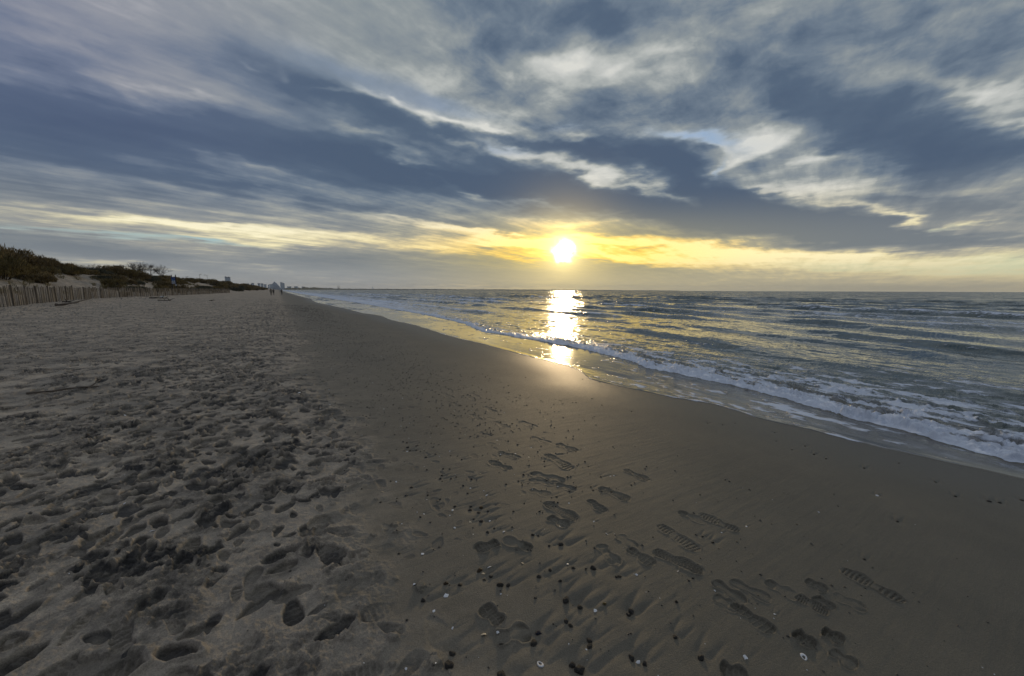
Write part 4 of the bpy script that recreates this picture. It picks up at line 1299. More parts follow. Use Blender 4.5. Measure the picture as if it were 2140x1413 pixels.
def build_sign():
    x1, y1 = foot(371, 615.5)
    D = y1
    k = D / FPX            # metres per photograph pixel here
    dx, dy = -13 * k, 5 * k
    root = empty('beach_sign', (x1, y1, 0))
    tag(root, 'blue and white notice board on dark posts standing at the fence', 'sign')
    Hh = (615.5 - 576) * k
    z0 = float(ground_z(x1, y1))
    root.location.z = z0
    for q in (0, 1):
        mb = MB()
        px_, py_ = dx * q, dy * q
        gz = float(ground_z(x1 + px_, y1 + py_)) - z0
        mb.tube([(px_, py_, gz - .4), (px_, py_, Hh * .5), (px_, py_, Hh - .06)], [.065, .062, .06], 10)
        p = mb.build('post', M['darkwood'], root)
        cb = MB()
        cb.tube([(px_, py_, Hh - .05), (px_, py_, Hh - .02), (px_, py_, Hh + .05), (px_, py_, Hh + .09)], [.062, .085, .075, .02], 10)
        cb.build('cap', M['darkwood'], p)
    # board between the posts, in its own frame: s along, z up
    L = math.hypot(dx, dy)
    ux, uy = dx / L, dy / L
    nx, ny = (uy, -ux) if (uy * x1 + -ux * y1) < 0 else (-uy, ux)

    def plate(name, outline, off, th, mat, parent):
        vs = [(ux * s * L + nx * off, uy * s * L + ny * off, z * Hh) for s, z in outline] + [(ux * s * L + nx * (off + th), uy * s * L + ny * (off + th), z * Hh) for s, z in outline]
        n = len(outline)
        mb = MB()
        mb.add(vs, [tuple(range(n)), tuple(range(2 * n - 1, n - 1, -1))] + [(i, (i + 1) % n, n + (i + 1) % n, n + i) for i in range(n)])
        return mb.build(name, mat, parent)
    top = [(1.0 - .9 * t, .93 - .085 * math.sin(math.pi * (t * 1.0)) + .02 * math.sin(t * 7)) for t in [i / 12 for i in range(13)]]
    bd = plate('board', [(.08, .545), (.95, .545)] + [(.95, .90)] + [(1 - .05 - .87 * t, .93 - .07 * math.sin(math.pi * t)) for t in [i / 14 for i in range(1, 14)]] + [(.08, .93)], .05, .03, M['blue'], root)
    plate('white_panel', [(.10, .555), (.93, .555), (.93, .70), (.70, .725), (.45, .705), (.2, .735), (.10, .72)], .082, .004, M['white'], bd)
    plate('wave_band', [(.12, .795)] + [(.12 + .8 * t, .775 + .03 * math.sin(t * 6.3)) for t in [i / 10 for i in range(11)]] + [(.92 - .8 * t, .80 + .03 * math.sin((1 - t) * 6.3)) for t in [i / 10 for i in range(11)]], .082, .004, M['lightblue'], bd)
    plate('wave_band', [(.25 + .6 * t, .855 + .02 * math.sin(t * 5)) for t in [i / 8 for i in range(9)]] + [(.85 - .6 * t, .87 + .02 * math.sin((1 - t) * 5)) for t in [i / 8 for i in range(9)]], .082, .004, M['lightblue'], bd)
    # illegible lines of small print, as bars of dashes
    mb = MB()
    rs = random.Random(3)
    for r_ in range(4):
        s = .16
        while s < .86:
            w = rs.uniform(.03, .10)
            zz = .575 + .027 * r_
            a0, a1 = s, min(s + w, .88)
            vs = []
            for ofs in (.086, .089):
                vs += [(ux * q * L + nx * ofs, uy * q * L + ny * ofs, z * Hh) for q, z in ((a0, zz), (a1, zz), (a1, zz + .010), (a0, zz + .010))]
            mb.add(vs, [(0, 1, 2, 3), (7, 6, 5, 4), (0, 1, 5, 4), (1, 2, 6, 5), (2, 3, 7, 6), (3, 0, 4, 7)])
            s += w + .025
    mb.build('small_print', M['signdark'], bd)
    # little emblem: a disc with a dark crescent under it
    plate('emblem', [(.52 + .10 * math.cos(t), .705 + .035 * math.sin(t)) for t in [i * .5236 for i in range(12)]], .088, .004, M['lightblue'], bd)
    plate('emblem', [(.52 + .08 * math.cos(t), .672 + .012 * math.sin(t)) for t in [i * .5236 for i in range(12)]], .0925, .004, M['signdark'], bd)
    sm = MB()
    sm.box(-.12, -.09, Hh * .455, .10, -.075, Hh * .535)
    sm.build('small_plate', M['white'], root)


build_sign()


# ---------------------------------------------------------------- street lamps far behind the dune
M['metal'] = flat_mat('lamp_metal', (.10, .11, .12), .5)


def lamp_proto():
    root = empty('street_lamp')
    mb = MB()
    mb.tube([(0, 0, 0), (0, 0, 4), (0, 0, 8)], [.11, .09, .06], 8)
    mb.tube([(0, 0, 7.9), (.35, 0, 8.25), (.9, 0, 8.3)], [.05, .045, .04], 6)
    mb.build('pole', M['metal'], root)
    hb = MB()
    hb.box(.6, -.16, 8.22, 1.35, .16, 8.40)
    hb.box(-.25, -.12, 7.95, .25, .12, 8.1)
    hb.build('lamp_head', M['metal'], root)
    return root


lp = lamp_proto()
for i, (px, top, Y, lab) in enumerate([(391, 580, 215, 'street lamp farthest left, showing over the dune'), (420, 575, 190, 'tallest street lamp, in the middle of three'), (435, 577, 195, 'street lamp nearest the tower block')]):
    o = lp if i == 0 else copy_tree(lp)
    r = ray(px, 600)
    H = (606 - top) / FPX * Y + CAMZ - .8
    o.location = (r[0] / r[1] * Y, Y, .8)
    o.rotation_euler = (0, 0, i * 1.7)
    o.scale = (H / 8.4,) * 3
    tag(o, lab, 'street lamp', 'street lamps behind the dune')

# ---------------------------------------------------------------- the town across the bay
M['wall'] = flat_mat('pale_render', (.62, .72, .82), .8)
M['wall_grey'] = flat_mat('grey_render', (.45, .49, .53), .8)
M['glass'] = flat_mat('dark_glass', (.05, .07, .09), .15, .6)
M['roof'] = flat_mat('flat_roof', (.16, .16, .16), .9)
M['tile'] = flat_mat('tile_roof', (.20, .12, .09), .9)


def facade(root, w, d, h, z0=0, floors=10, bays=8, x0=0, mat='wall', band=True):
    mb = MB()
    mb.box(x0 - w / 2, -d / 2, z0, x0 + w / 2, d / 2, z0 + h)
    mb.build('wall', M[mat], root)
    rb = MB()
    rb.box(x0 - w / 2 - .3, -d / 2 - .3, z0 + h + .003, x0 + w / 2 + .3, d / 2 + .3, z0 + h + .7)
    rb.build('roof', M['roof'], root)
    fh = h / floors
    for f in range(floors):
        wb = MB()
        for b in range(bays):
            bx = x0 - w / 2 + w * (b + .5) / bays
            ww = w / bays * .6
            wb.box(bx - ww / 2, -d / 2 - .12, z0 + f * fh + fh * .3, bx + ww / 2, -d / 2 + .1, z0 + f * fh + fh * .8)
        for b in range(max(2, bays // 2)):
            by = -d / 2 + d * (b + .5) / max(2, bays // 2)
            wb.box(x0 + w / 2 - .1, by - .8, z0 + f * fh + fh * .3, x0 + w / 2 + .12, by + .8, z0 + f * fh + fh * .8)
        wb.build('window_row', M['glass'], root)


def place_far(name, px, Y, base=1.0):
    r = ray(px, 606)
    x = r[0] / r[1] * Y
    o = empty(name, (x, Y, base), -math.atan2(x, Y))
    return o


def hgt(top, Y, base=1.0):
    return (606.2 - top) / FPX * Y + CAMZ - base


k = 900 / FPX
t = place_far('tower_block', 478, 900)
facade(t, 11 * k * .82, 10, hgt(582, 900), 0, 12, 7)
mb = MB()
mb.box(-5.2, -3, hgt(582, 900) + .7, -2.0, 3, hgt(582, 900) + 2.2)
mb.box(.5, -3, hgt(582, 900) + .7, 3, 3, hgt(582, 900) + 1.7)
mb.build('rooftop_plant', M['wall_grey'], t)
tag(t, 'pale blue apartment tower rising alone above the dune', 'apartment block')
t = place_far('apartment_block', 467, 890)
facade(t, 8 * k, 10, hgt(590.3, 890), 0, 6, 5, mat='wall_grey')
tag(t, 'lower grey wing just left of the lone tower', 'apartment block')
t = place_far('beach_house', 252, 180, 1.0)
facade(t, 1.9, 4, hgt(562, 180), 0, 2, 2)
tag(t, 'small pale house corner peeping between dune shrubs', 'house')
for (px, w, top, Y, fl, lab) in [(515, 12, 594.6, 1400, 4, 'long low block first right of the dune end'), (529, 6, 593.8, 1450, 4, 'small block between two longer low ones'), (542, 5, 594.0, 1500, 5, 'left of the paired town blocks'), (548.5, 5, 594.6, 1520, 5, 'right of the paired town blocks'),
                                 (555, 5, 596.2, 1600, 3, 'low block left of the stepped pyramid'), (562, 3, 597, 1650, 3, 'tiny low block before the pyramid'), (567.5, 6, 596.0, 1700, 4, 'low wing touching the pyramid on its left'),
                                 (589, 4.6, 592.2, 1750, 9, 'tall narrow block right of the pyramid'), (593.6, 3.4, 593.6, 1760, 8, 'slightly shorter block beside the tall narrow one'), (619, 7, 600.2, 2200, 3, 'pale low block among shore trees'), (605, 8, 600.4, 2100, 3, 'low white row right of the tall blocks'),
                                 (634, 6, 600.6, 2400, 3, 'pale low block farthest right among trees')]:
    t = place_far('apartment_block', px, Y)
    facade(t, w * Y / FPX * .9, 18, hgt(top, Y), 0, fl, max(3, int(w)))
    tag(t, 'distant pale ' + lab, 'apartment block')
# the stepped pyramid
Y = 1750
k = Y / FPX * .82
t = place_far('pyramid_block', 576, Y)
Ht = hgt(590.2, Y)
prof = [(1.0, .18), (.92, .32), (.84, .46), (.70, .58), (.54, .70), (.40, .82), (.20, .92), (.07, 1.0)]
z = 0
for j, (wf, hf) in enumerate(prof):
    mb = MB()
    hw = 11 * k * wf
    sh = -1.5 * k * (1 - wf)
    mb.box(sh - hw, -9 - 6 * wf + j * .01, z, sh + hw, 9 + 6 * wf, Ht * hf)
    mb.build('terrace', M['wall'], t)
    wb = MB()
    n = max(2, int(hw / 2.2))
    zz = z + .6
    for q in range(n):
        bx = sh - hw + 2 * hw * (q + .5) / n
        wb.box(bx - hw / n * .55, -9 - 6 * wf - .15, zz, bx + hw / n * .55, -9 - 6 * wf + .1, Ht * hf - .8)
    wb.build('balcony_row', M['glass'], t)
    z = Ht * hf + .003
tag(t, 'large stepped pyramid-shaped apartment building across the bay', 'apartment block')

# ferris wheel and two sea marks
Y = 3300
t = place_far('ferris_wheel', 708, Y)
r_ = 3.3 * Y / FPX * .8
cz = (606.0 - 601.0) / FPX * Y + .5
mb = MB()
n = 40
mb.tube([(r_ * math.cos(2 * math.pi * i / n), 0, cz + r_ * math.sin(2 * math.pi * i / n)) for i in range(n + 1)], .55, 5, False)
mb.tube([(r_ * .9 * math.cos(2 * math.pi * i / n), 0, cz + r_ * .9 * math.sin(2 * math.pi * i / n)) for i in range(n + 1)], .4, 4, False)
for i in range(10):
    an = math.pi * i / 10
    mb.tube([(r_ * math.cos(an), 0, cz + r_ * math.sin(an)), (-r_ * math.cos(an), 0, cz - r_ * math.sin(an))], .22, 4, False)
mb.build('wheel', M['metal'], t)
mb = MB()
for s in (-1, 1):
    mb.tube([(s * r_ * .45, 2, 0), (0, 1, cz)], .6, 5)
    mb.tube([(s * r_ * .45, -2, 0), (0, -1, cz)], .6, 5)
mb.build('support', M['metal'], t)
mb = MB()
for i in range(16):
    an = 2 * math.pi * i / 16
    mb.box(r_ * math.cos(an) - .9, -1, cz + r_ * math.sin(an) - 1.8, r_ * math.cos(an) + .9, 1, cz + r_ * math.sin(an) - .2)
mb.build('cabins', M['wall_grey'], t)
tag(t, 'faint ferris wheel on the far shore', 'ferris wheel')
for (px, top, Y, w, lab) in [(779, 600.4, 4200, 1.7, 'dark water tower with wider head on the far shore'), (1010, 601.6, 5000, 1.5, 'small dark beacon tower on the far shore left of the sun')]:
    t = place_far('sea_mark_tower', px, Y)
    H = hgt(top, Y)
    rr = w * .5 * Y / FPX * .9
    mb = MB()
    mb.tube([(0, 0, 0), (0, 0, H * .55), (0, 0, H * .68)], [rr * .75, rr * .5, rr * .6], 12)
    mb.build('shaft', M['wall_grey'], t)
    mb = MB()
    mb.tube([(0, 0, H * .68), (0, 0, H * .78), (0, 0, H * .93), (0, 0, H)], [rr * .6, rr * 1.15, rr * 1.1, rr * .3], 12)
    mb.build('tank', M['wall_grey'], t)
    tag(t, lab, 'tower')


# the low land beyond the bay, with its belt of trees
def far_land():
    pts = []
    for px in np.arange(480, 1420, .7):
        r = ray(px, 606)
        Y = float(np.interp(px, [480, 560, 600, 650, 700, 800, 1000, 1420], [1500, 1800, 2000, 2500, 3200, 3900, 4700, 5400]))
        hp = float(np.interp(px, [480, 600, 640, 690, 697, 715, 800, 1000, 1200, 1420], [4.2, 4.6, 5.6, 5.0, 3.0, 2.8, 2.5, 2.2, 1.8, .7]))
        n = fbm(np.array([px / 9.0]), np.array([1.5]), 4, 8)[0]
        n2 = gn(np.array([px / 3.1]), np.array([4.5]), 3)[0]
        hp = hp * (.78 + .45 * n + .22 * n2 * (1 if px < 700 else .4))
        pts.append((r[0] / r[1] * Y, Y, max(.5, hp / FPX * Y + .5)))
    vs, fs = [], []
    for (x, y, h) in pts:
        L = math.hypot(x, y)
        ux_, uy_ = x / L, y / L
        for (dd, hh) in ((-60, -.6), (-30, h * .35), (-8, h * .85), (12, h), (60, h * .9), (160, h * .5), (260, -.6)):
            vs.append((x + ux_ * dd, y + uy_ * dd, hh))
    n = 7
    for i in range(len(pts) - 1):
        for j in range(n - 1):
            fs.append((i * n + j, i * n + j + 1, (i + 1) * n + j + 1, (i + 1) * n + j))
    me = bpy.data.meshes.new('far_shore')
    me.from_pydata(vs, [], fs)
    me.materials.append(mat_var('far_woods', (.030, .036, .024), (.06, .065, .045), .02, .95, obj=False, spec=.1))
    o = bpy.data.objects.new('far_shore', me)
    C.objects.link(o)
    tag(o, kind='structure')


far_land()


# ---------------------------------------------------------------- three walkers
def person(px, foot_py, H, face, cloth_c, leg_c, stride, label):
    x, y = spot(px, foot_py)
    z = sand_z(x, y)
    me = bpy.data.meshes.new('person')
    V, E_, Rr = [], [], []

    def nd(p, r, par=None):
        V.append(p)
        Rr.append(r)
        if par is not None:
            E_.append((par, len(V) - 1))
        return len(V) - 1
    s = stride
    pel = nd((0, 0, .95), .125)
    wa = nd((0, -.01, 1.10), .118, pel)
    ch = nd((0, 0, 1.30), .145, wa)
    sh = nd((0, .01, 1.43), .11, ch)
    nk = nd((0, .02, 1.52), .052, sh)
    hd = nd((0, .035, 1.60), .082, nk)
    h2 = nd((0, .035, 1.685), .080, hd)
    nd((0, .03, 1.735), .045, h2)
    nd((0, .125, 1.61), .014, hd)
    for sg in (-1, 1):
        hp = nd((sg * .09, 0, .90), .098, pel)
        f = s * sg
        kn = nd((sg * .10, .16 * f + .03, .50), .060, hp)
        an = nd((sg * .10, .28 * f - .04, .09), .040, kn)
        nd((sg * .115, .28 * f + .12, .035), .034, an)
        sd = nd((sg * .19, 0, 1.40), .062, sh)
        el_ = nd((sg * .25, -.10 * f - .04, 1.14), .046, sd)
        wr = nd((sg * .25, -.20 * f + .04, .92), .028, el_)
        pm = nd((sg * .25, -.23 * f + .06, .86), .026, wr)
        for q, (ox, L) in enumerate(((-.03, .075), (-.01, .085), (.01, .08), (.03, .065))):
            k1 = nd((sg * .25, -.24 * f + .065 + ox, .82), .009, pm)
            nd((sg * .245, -.25 * f + .075 + ox, .82 - L), .008, k1)
        nd((sg * .235, -.20 * f + .11, .83), .010, pm)
    me.from_pydata(V, E_, [])
    m, N, b, out = new_mat('walker_clothes')
    tc = N.n.new('ShaderNodeTexCoord')
    _, _, oz = N.sep(tc.outputs['Object'])
    skin = N.sm(oz, 1.50, 1.52)
    col = N.mix(N.sm(oz, .90, .93), leg_c, cloth_c)
    col = N.mix(skin, col, (.35, .22, .16))
    N.l.new(col, b.inputs['Base Color'])
    b.inputs['Roughness'].default_value = .85
    me.materials.append(m)
    o = bpy.data.objects.new('person', me)
    C.objects.link(o)
    o.location = (x, y, z)
    o.rotation_euler = (0, 0, face)
    o.scale = (H / 1.78,) * 3
    sk = o.modifiers.new('skin', 'SKIN')
    for i, r in enumerate(Rr):
        me.skin_vertices[0].data[i].radius = (r, r * (.75 if i in (1, 2, 3) else 1))
    me.skin_vertices[0].data[0].use_root = True
    ss_ = o.modifiers.new('sub', 'SUBSURF')
    ss_.levels = ss_.render_levels = 1
    tag(o, label, 'person', 'people walking far along the beach')
    hb = bmesh.new()
    bmesh.ops.create_icosphere(hb, subdivisions=2, radius=.108)
    for v_ in hb.verts:
        v_.co.y *= 1.05
        if v_.co.y > .05 and v_.co.z < .03:
            v_.co.y = .05
    hm = bpy.data.meshes.new('hair')
    hb.to_mesh(hm)
    hb.free()
    hm.materials.append(M['darkwood'])
    h_ = bpy.data.objects.new('hair', hm)
    C.objects.link(h_)
    h_.parent = o
    h_.location = (0, .018, 1.675)
    return o


person(567, 617.6, 1.80, .6, (.012, .012, .016), (.010, .010, .014), .9, 'person in a dark coat, left of the pair walking along the beach')
person(572, 617.0, 1.70, .55, (.022, .020, .022), (.012, .012, .018), -.8, 'slightly shorter person in dark clothes, right of the walking pair')
person(589, 616.2, 1.72, .5, (.020, .016, .016), (.014, .014, .018), .4, 'lone person in dark clothes near the water beyond the pair')


# ---------------------------------------------------------------- driftwood
def drift(name, p0, p1, r, label, mat, bend=.05, kinks=7, seed=1, lift=.0, cat='driftwood', flat=1.0):
    rs = random.Random(seed)
    x0, y0 = spot(*p0)
    x1, y1 = spot(*p1)
    L = math.hypot(x1 - x0, y1 - y0)
    th = math.atan2(y1 - y0, x1 - x0)
    root = empty(name, (x0, y0, sand_z(x0, y0)), th)
    tag(root, label, cat)
    pts, rad = [], []
    for i in range(kinks + 1):
        t_ = i / kinks
        X_, Y_ = x0 + (x1 - x0) * t_, y0 + (y1 - y0) * t_
        zz = sand_z(X_, Y_) - root.location.z
        pts.append((L * t_, rs.gauss(0, bend * r * 2) + bend * L * .3 * math.sin(t_ * 3.1), zz * .5 + r * .7 + lift * t_))
        rad.append(r * (1 - .35 * t_) * rs.uniform(.85, 1.15))
    mb = MB()
    mb.tube(pts, [q * .58 for q in rad], 9)
    mb.build('stem', mat, root, True)
    tw = MB()
    for q in range(3):
        i = rs.randint(1, kinks - 1)
        p = Vector(pts[i])
        d = Vector((rs.uniform(.2, 1), rs.choice([-1, 1]) * rs.uniform(.4, 1), rs.uniform(.1, .6))).normalized()
        tw.tube([p, p + d * r * 3, p + d * r * rs.uniform(5, 8)], [r * .4, r * .28, r * .12], 6)
    tw.build('twig_stub', mat, root, True)
    return root


drift('driftwood_branch', (56, 826), (204, 812), .030, 'long thin driftwood branch lying on the trampled sand', M['drift'], .06, 9, 3)
drift('driftwood_log', (312, 623.5), (352, 625.2), .12, 'dark driftwood log lying in front of the fence left of the sign', M['darkwood'], .04, 6, 5)
drift('driftwood_log', (330, 628.5), (357, 628.8), .09, 'dark plank-like driftwood just seaward of the other log', M['darkwood'], .03, 5, 6)
drift('driftwood_block', (118, 641), (137, 641.5), .16, 'short thick pale driftwood block with a dark end near the fence', M['drift'], .04, 4, 7)
drift('driftwood_branch', (130, 632.5), (150, 635), .08, 'dark curved driftwood piece between the fence and the pale block', M['darkwood'], .1, 4, 8)
drift('driftwood_stick', (438, 629), (449, 629), .06, 'small dark stick on the open sand below the street lamps', M['darkwood'], .1, 4, 9)
drift('driftwood_stick', (262, 611), (270, 604), .03, 'thin bent stick poking out of the bush at the fence foot', M['darkwood'], .1, 4, 10)
drift('driftwood_stick', (418, 935), (505, 932), .007, 'thin twig lying between foot hollows on the trampled sand', M['darkwood'], .05, 6, 11)
# a pale bottle-like scrap by the log
x, y = spot(339, 621.5)
t = empty('plastic_bottle', (x, y, sand_z(x, y) + .05), .3)
mb = MB()
mb.tube([(-.22, 0, 0), (-.2, 0, 0), (.08, 0, 0), (.16, 0, 0), (.18, 0, 0), (.22, 0, 0)], [.06, .085, .085, .05, .028, .028], 12)
mb.build('bottle_body', M['white'], t, True)
mb = MB()
mb.tube([(.221, 0, 0), (.25, 0, 0)], [.034, .034], 10)
mb.build('cap', M['lightblue'], t)
tag(t, 'pale plastic bottle lying on the dark driftwood log', 'bottle')


# ---------------------------------------------------------------- pebbles and shells
def stone_mesh(seed, flat=.6):
    bm = bmesh.new()
    bmesh.ops.create_icosphere(bm, subdivisions=3, radius=.5)
    rs = random.Random(seed)
    ph = [rs.uniform(0, 9) for _ in range(6)]
    pl = [(Vector((rs.gauss(0, 1), rs.gauss(0, 1), rs.gauss(0, .7))).normalized(), rs.uniform(.30, .46)) for _ in range(9)]
    for v_ in bm.verts:
        p = v_.co.copy()
        for n_, d_ in pl:
            e = p.dot(n_) - d_
            if e > 0:
                p -= n_ * e * .85
        k = 1 + .10 * math.sin(p.x * 9 + ph[0]) * math.sin(p.y * 8 + ph[1]) + .06 * math.sin(p.z * 15 + ph[2] + p.x * 11)
        v_.co = Vector((p.x * k, p.y * k * .74, p.z * k * flat))
    me = bpy.data.meshes.new('pebble')
    bm.to_mesh(me)
    bm.free()
    me.polygons.foreach_set('use_smooth', [True] * len(me.polygons))
    return me


def shell_mesh(seed):
    """one valve of a cockle: ribbed fan, hollow, open side down"""
    rs = random.Random(seed)
    n, m_ = 26, 9
    vs, fs = [], []
    for lay in (0, 1):
        for j in range(m_ + 1):
            t_ = j / m_
            for i in range(n + 1):
                an = -1.25 + 2.5 * i / n
                rr = t_ * .55 * (1 - .12 * (an / 1.25) ** 2)
                x_, y_ = rr * math.sin(an) * 1.08, rr * math.cos(an) - .22
                z_ = .20 * math.sqrt(max(0, 1 - (t_ * .98) ** 2.2)) * (1 - .3 * (an / 1.25) ** 2) + .008 * math.cos(i * math.pi) * t_
                vs.append((x_, y_, z_ - lay * .022))
    w = n + 1
    tot = (m_ + 1) * w
    for j in range(m_):
        for i in range(n):
            q = (j * w + i, j * w + i + 1, (j + 1) * w + i + 1, (j + 1) * w + i)
            fs.append(q[::-1])
            fs.append(tuple(k + tot for k in q))
    for i in range(n):
        fs.append((m_ * w + i, m_ * w + i + 1, m_ * w + i + 1 + tot, m_ * w + i + tot))
    me = bpy.data.meshes.new('shell')
    me.from_pydata(vs, [], fs)
    me.update()
    me.polygons.foreach_set('use_smooth', [True] * len(me.polygons))
    return me


def shard_mesh(seed):
    """broken curved piece of shell"""
    rs = random.Random(seed)
    n = 9
    out_ = [(math.cos(2 * math.pi * i / n) * rs.uniform(.30, .5), math.sin(2 * math.pi * i / n) * rs.uniform(.2, .42)) for i in range(n)]
    vs, fs = [], []
    for lay in (0, 1):
        for ring in (0, .5, 1):
            for (x_, y_) in out_:
                vs.append((x_ * ring, y_ * ring, .16 * (1 - (x_ * ring * 1.6) ** 2) - lay * .06))
    for lay in (0, 1):
        for r_ in (0, 1):
            for i in range(n):
                q = (lay * 3 * n + r_ * n + i, lay * 3 * n + r_ * n + (i + 1) % n, lay * 3 * n + (r_ + 1) * n + (i + 1) % n, lay * 3 * n + (r_ + 1) * n + i)
                fs.append(q[::-1] if lay == 0 else q)
    for i in range(n):
        fs.append((2 * n + i, 2 * n + (i + 1) % n, 5 * n + (i + 1) % n, 5 * n + i))
    me = bpy.data.meshes.new('shell_fragment')
    me.from_pydata(vs, [], fs)
    me.update()
    return me


def ring_mesh():
    vs, fs = [], []
    n, m_ = 28, 8
    for i in range(n):
        a_ = 2 * math.pi * i / n
        for j in range(m_):
            b_ = 2 * math.pi * j / m_
            r_ = .34 + (.13 + .05 * math.sin(a_ + .6)) * math.cos(b_) + .03 * math.sin(2 * a_) + .02 * math.sin(3 * a_ + 1)
            vs.append((r_ * math.cos(a_) * .78, r_ * math.sin(a_) * 1.12, .10 * math.sin(b_) + .04 * math.cos(a_)))
    for i in range(n):
        for j in range(m_):
            fs.append((i * m_ + j, ((i + 1) % n) * m_ + j, ((i + 1) % n) * m_ + (j + 1) % m_, i * m_ + (j + 1) % m_))
    me = bpy.data.meshes.new('shell_ring')
    me.from_pydata(vs, [], fs)
    me.update()
    me.polygons.foreach_set('use_smooth', [True] * len(me.polygons))
    return me


M['stone'] = mat_var('wet_dark_stone', (.024, .023, .021), (.11, .10, .085), 14, .6, bmp=.1, spec=.5)
M['brown'] = mat_var('brown_stone', (.06, .035, .015), (.15, .095, .04), 14, .45, bmp=.1, spec=.5)
M['yellow'] = mat_var('yellow_stone', (.20, .15, .05), (.34, .27, .12), 14, .45, bmp=.1, spec=.5)
M['bluep'] = mat_var('blue_black_stone', (.010, .013, .035), (.035, .042, .09), 14, .4, bmp=.1, spec=.5)
M['greyp'] = mat_var('round_grey_stone', (.06, .065, .065), (.15, .155, .15), 10, .5, bmp=.06, spec=.5)
M['shellw'] = mat_var('white_shell', (.42, .43, .45), (.74, .75, .76), 7, .4, spec=.5)
M['shellc'] = mat_var('cream_shell', (.34, .27, .17), (.58, .49, .34), 7, .45, spec=.5)
STONES = [stone_mesh(i, .5 + .07 * (i % 4)) for i in range(10)]
SHELLS = [shell_mesh(1), shell_mesh(2)]
SHARDS = [shard_mesh(i) for i in range(5)]
RING = ring_mesh()
cache = {}


def var_mesh(me, mkey):
    k_ = (me.name, mkey)
    if k_ not in cache:
        c_ = me.copy()
        c_.materials.append(M[mkey])
        cache[k_] = c_
    return cache[k_]


rs = random.Random(77)
HAND = {(1129, 1384): 'white ring-shaped shell at the bottom edge of the photo', (1680, 1371): 'white oval shell ring on the smooth dark sand at bottom right', (1557, 1374): 'white shell sliver left of the oval shell ring',
        (1023, 1185): 'round bluish white shell beside a brown stone', (932, 1243): 'largest angular white shell shard on the left of the strewn band', (1024, 1087): 'round white shell beside a cluster of dark stones',
        (1010, 1326): 'upright cream ribbed shell at the hollow near the bottom edge', (640, 785): 'big pale round shell far up the strewn band', (1010, 1197): 'small cream shell just below the round bluish one',
        (1333, 1380): 'white shell beside a dark stone at the bottom edge', (1091, 1176): 'cream shell lying alone right of the round bluish one', (883, 1157): 'white angular shell at the left rim of the firm sand',
        (1173, 1136): 'knobbly dark stone above the strewn band, right of a lone heel print', (1240, 1187): 'dark angular stone with a long shadow beside a blurred footprint', (1183, 1252): 'largest dark stone in the middle of the near strewn band',
        (1212, 1266): 'rounded dark stone just right of the largest one', (1263, 1262): 'small yellow stone with a forked wash trail', (1318, 1274): 'dark stone at the right end of the near strewn band', (1126, 1319): 'blue-black stone right of the deep hollow',
        (1116, 1342): 'dark stone on the lower rim of the deep hollow', (1211, 1397): 'dark broken stone at the bottom edge', (1002, 1191): 'brown stone left of the round bluish shell', (932, 1218): 'brown stone above the angular white shard',
        (1005, 1059): 'orange-brown stone on top of a stone cluster', (940, 1390): 'dark stone at the bottom edge, left of the ring shell', (1048, 1410): 'dark stone cut by the bottom edge of the photo', (1244, 1275): 'grey-white ribbed shell left of the yellow stone',
        (1119, 1249): 'round grey stone left of the largest dark one', (1171, 1214): 'dark flat stone above the round grey one', (1465, 1374): 'dark stone lying alone among wash marks at the bottom', (1806, 1168): 'tiny dark stone alone on the bare firm sand right of the prints'}
used_labels = set()
LM = [((1129, 1384), 'the white ring shell'), ((1680, 1371), 'the oval shell ring'), ((1557, 1374), 'the lone white sliver'), ((1023, 1185), 'the round bluish shell'), ((932, 1243), 'the largest white shard'), ((1010, 1326), 'the cream ribbed shell'),
      ((1091, 1176), 'the lone cream shell'), ((1173, 1136), 'the knobbly dark stone'), ((1240, 1187), 'the stone with the long shadow'), ((1183, 1252), 'the largest middle stone'), ((1263, 1262), 'the small yellow stone'), ((1126, 1319), 'the blue-black stone'),
      ((1005, 1059), 'the orange-brown stone'), ((1002, 1191), 'the brown stone'), ((1505, 1094), 'the full lug-sole print'), ((1418, 1125), 'the long grid print'), ((1792, 1203), 'the upper right lug print'), ((1580, 1292), 'the long skidded print'),
      ((1700, 1265), 'the doubled grid print'), ((1340, 1165), 'the crossed sole print'), ((1272, 1160), 'the smeared wide print'), ((1030, 1286), 'the print left of the deep hollow'), ((1170, 1070), 'the wavy sole print'), ((1285, 1032), 'the print with a wavy toe'),
      ((1330, 993), 'the rightmost upper lug print'), ((1015, 1142), 'the crossed print half trodden out'), ((1045, 972), 'the leftmost upper print'), ((1170, 965), 'the slanting lug print'), ((1185, 935), 'the upper lug print'), ((1400, 1360), 'the bottom wash marks')]
LMK = [(*spot(*p_), n_) for p_, n_ in LM]


def shp(me_, word_):
    j = STONES.index(me_) if me_ in STONES else -1
    if j < 0:
        return word_
    return word_.replace('small', ['small blocky', 'small flat', 'small long', 'small rounded', 'small angular', 'small wedge-like', 'small squat', 'small chipped', 'small smooth', 'small knobbly'][j])


LST = sorted(range(len(PEBBLES)), key=lambda i: -PEBBLES[i][2] / max(PEBBLES[i][1], .5))
hand_xy = [(spot(*k_), v_) for k_, v_ in HAND.items()]
nst = 0
rest = MB()


def add_mesh_to(mb, me, loc, rot, sc_):
    mt = Matrix.Translation(loc) @ rot.to_matrix().to_4x4() @ Matrix.Diagonal((*sc_, 1))
    mb.add([mt @ v_.co for v_ in me.vertices], [tuple(p.vertices) for p in me.polygons])


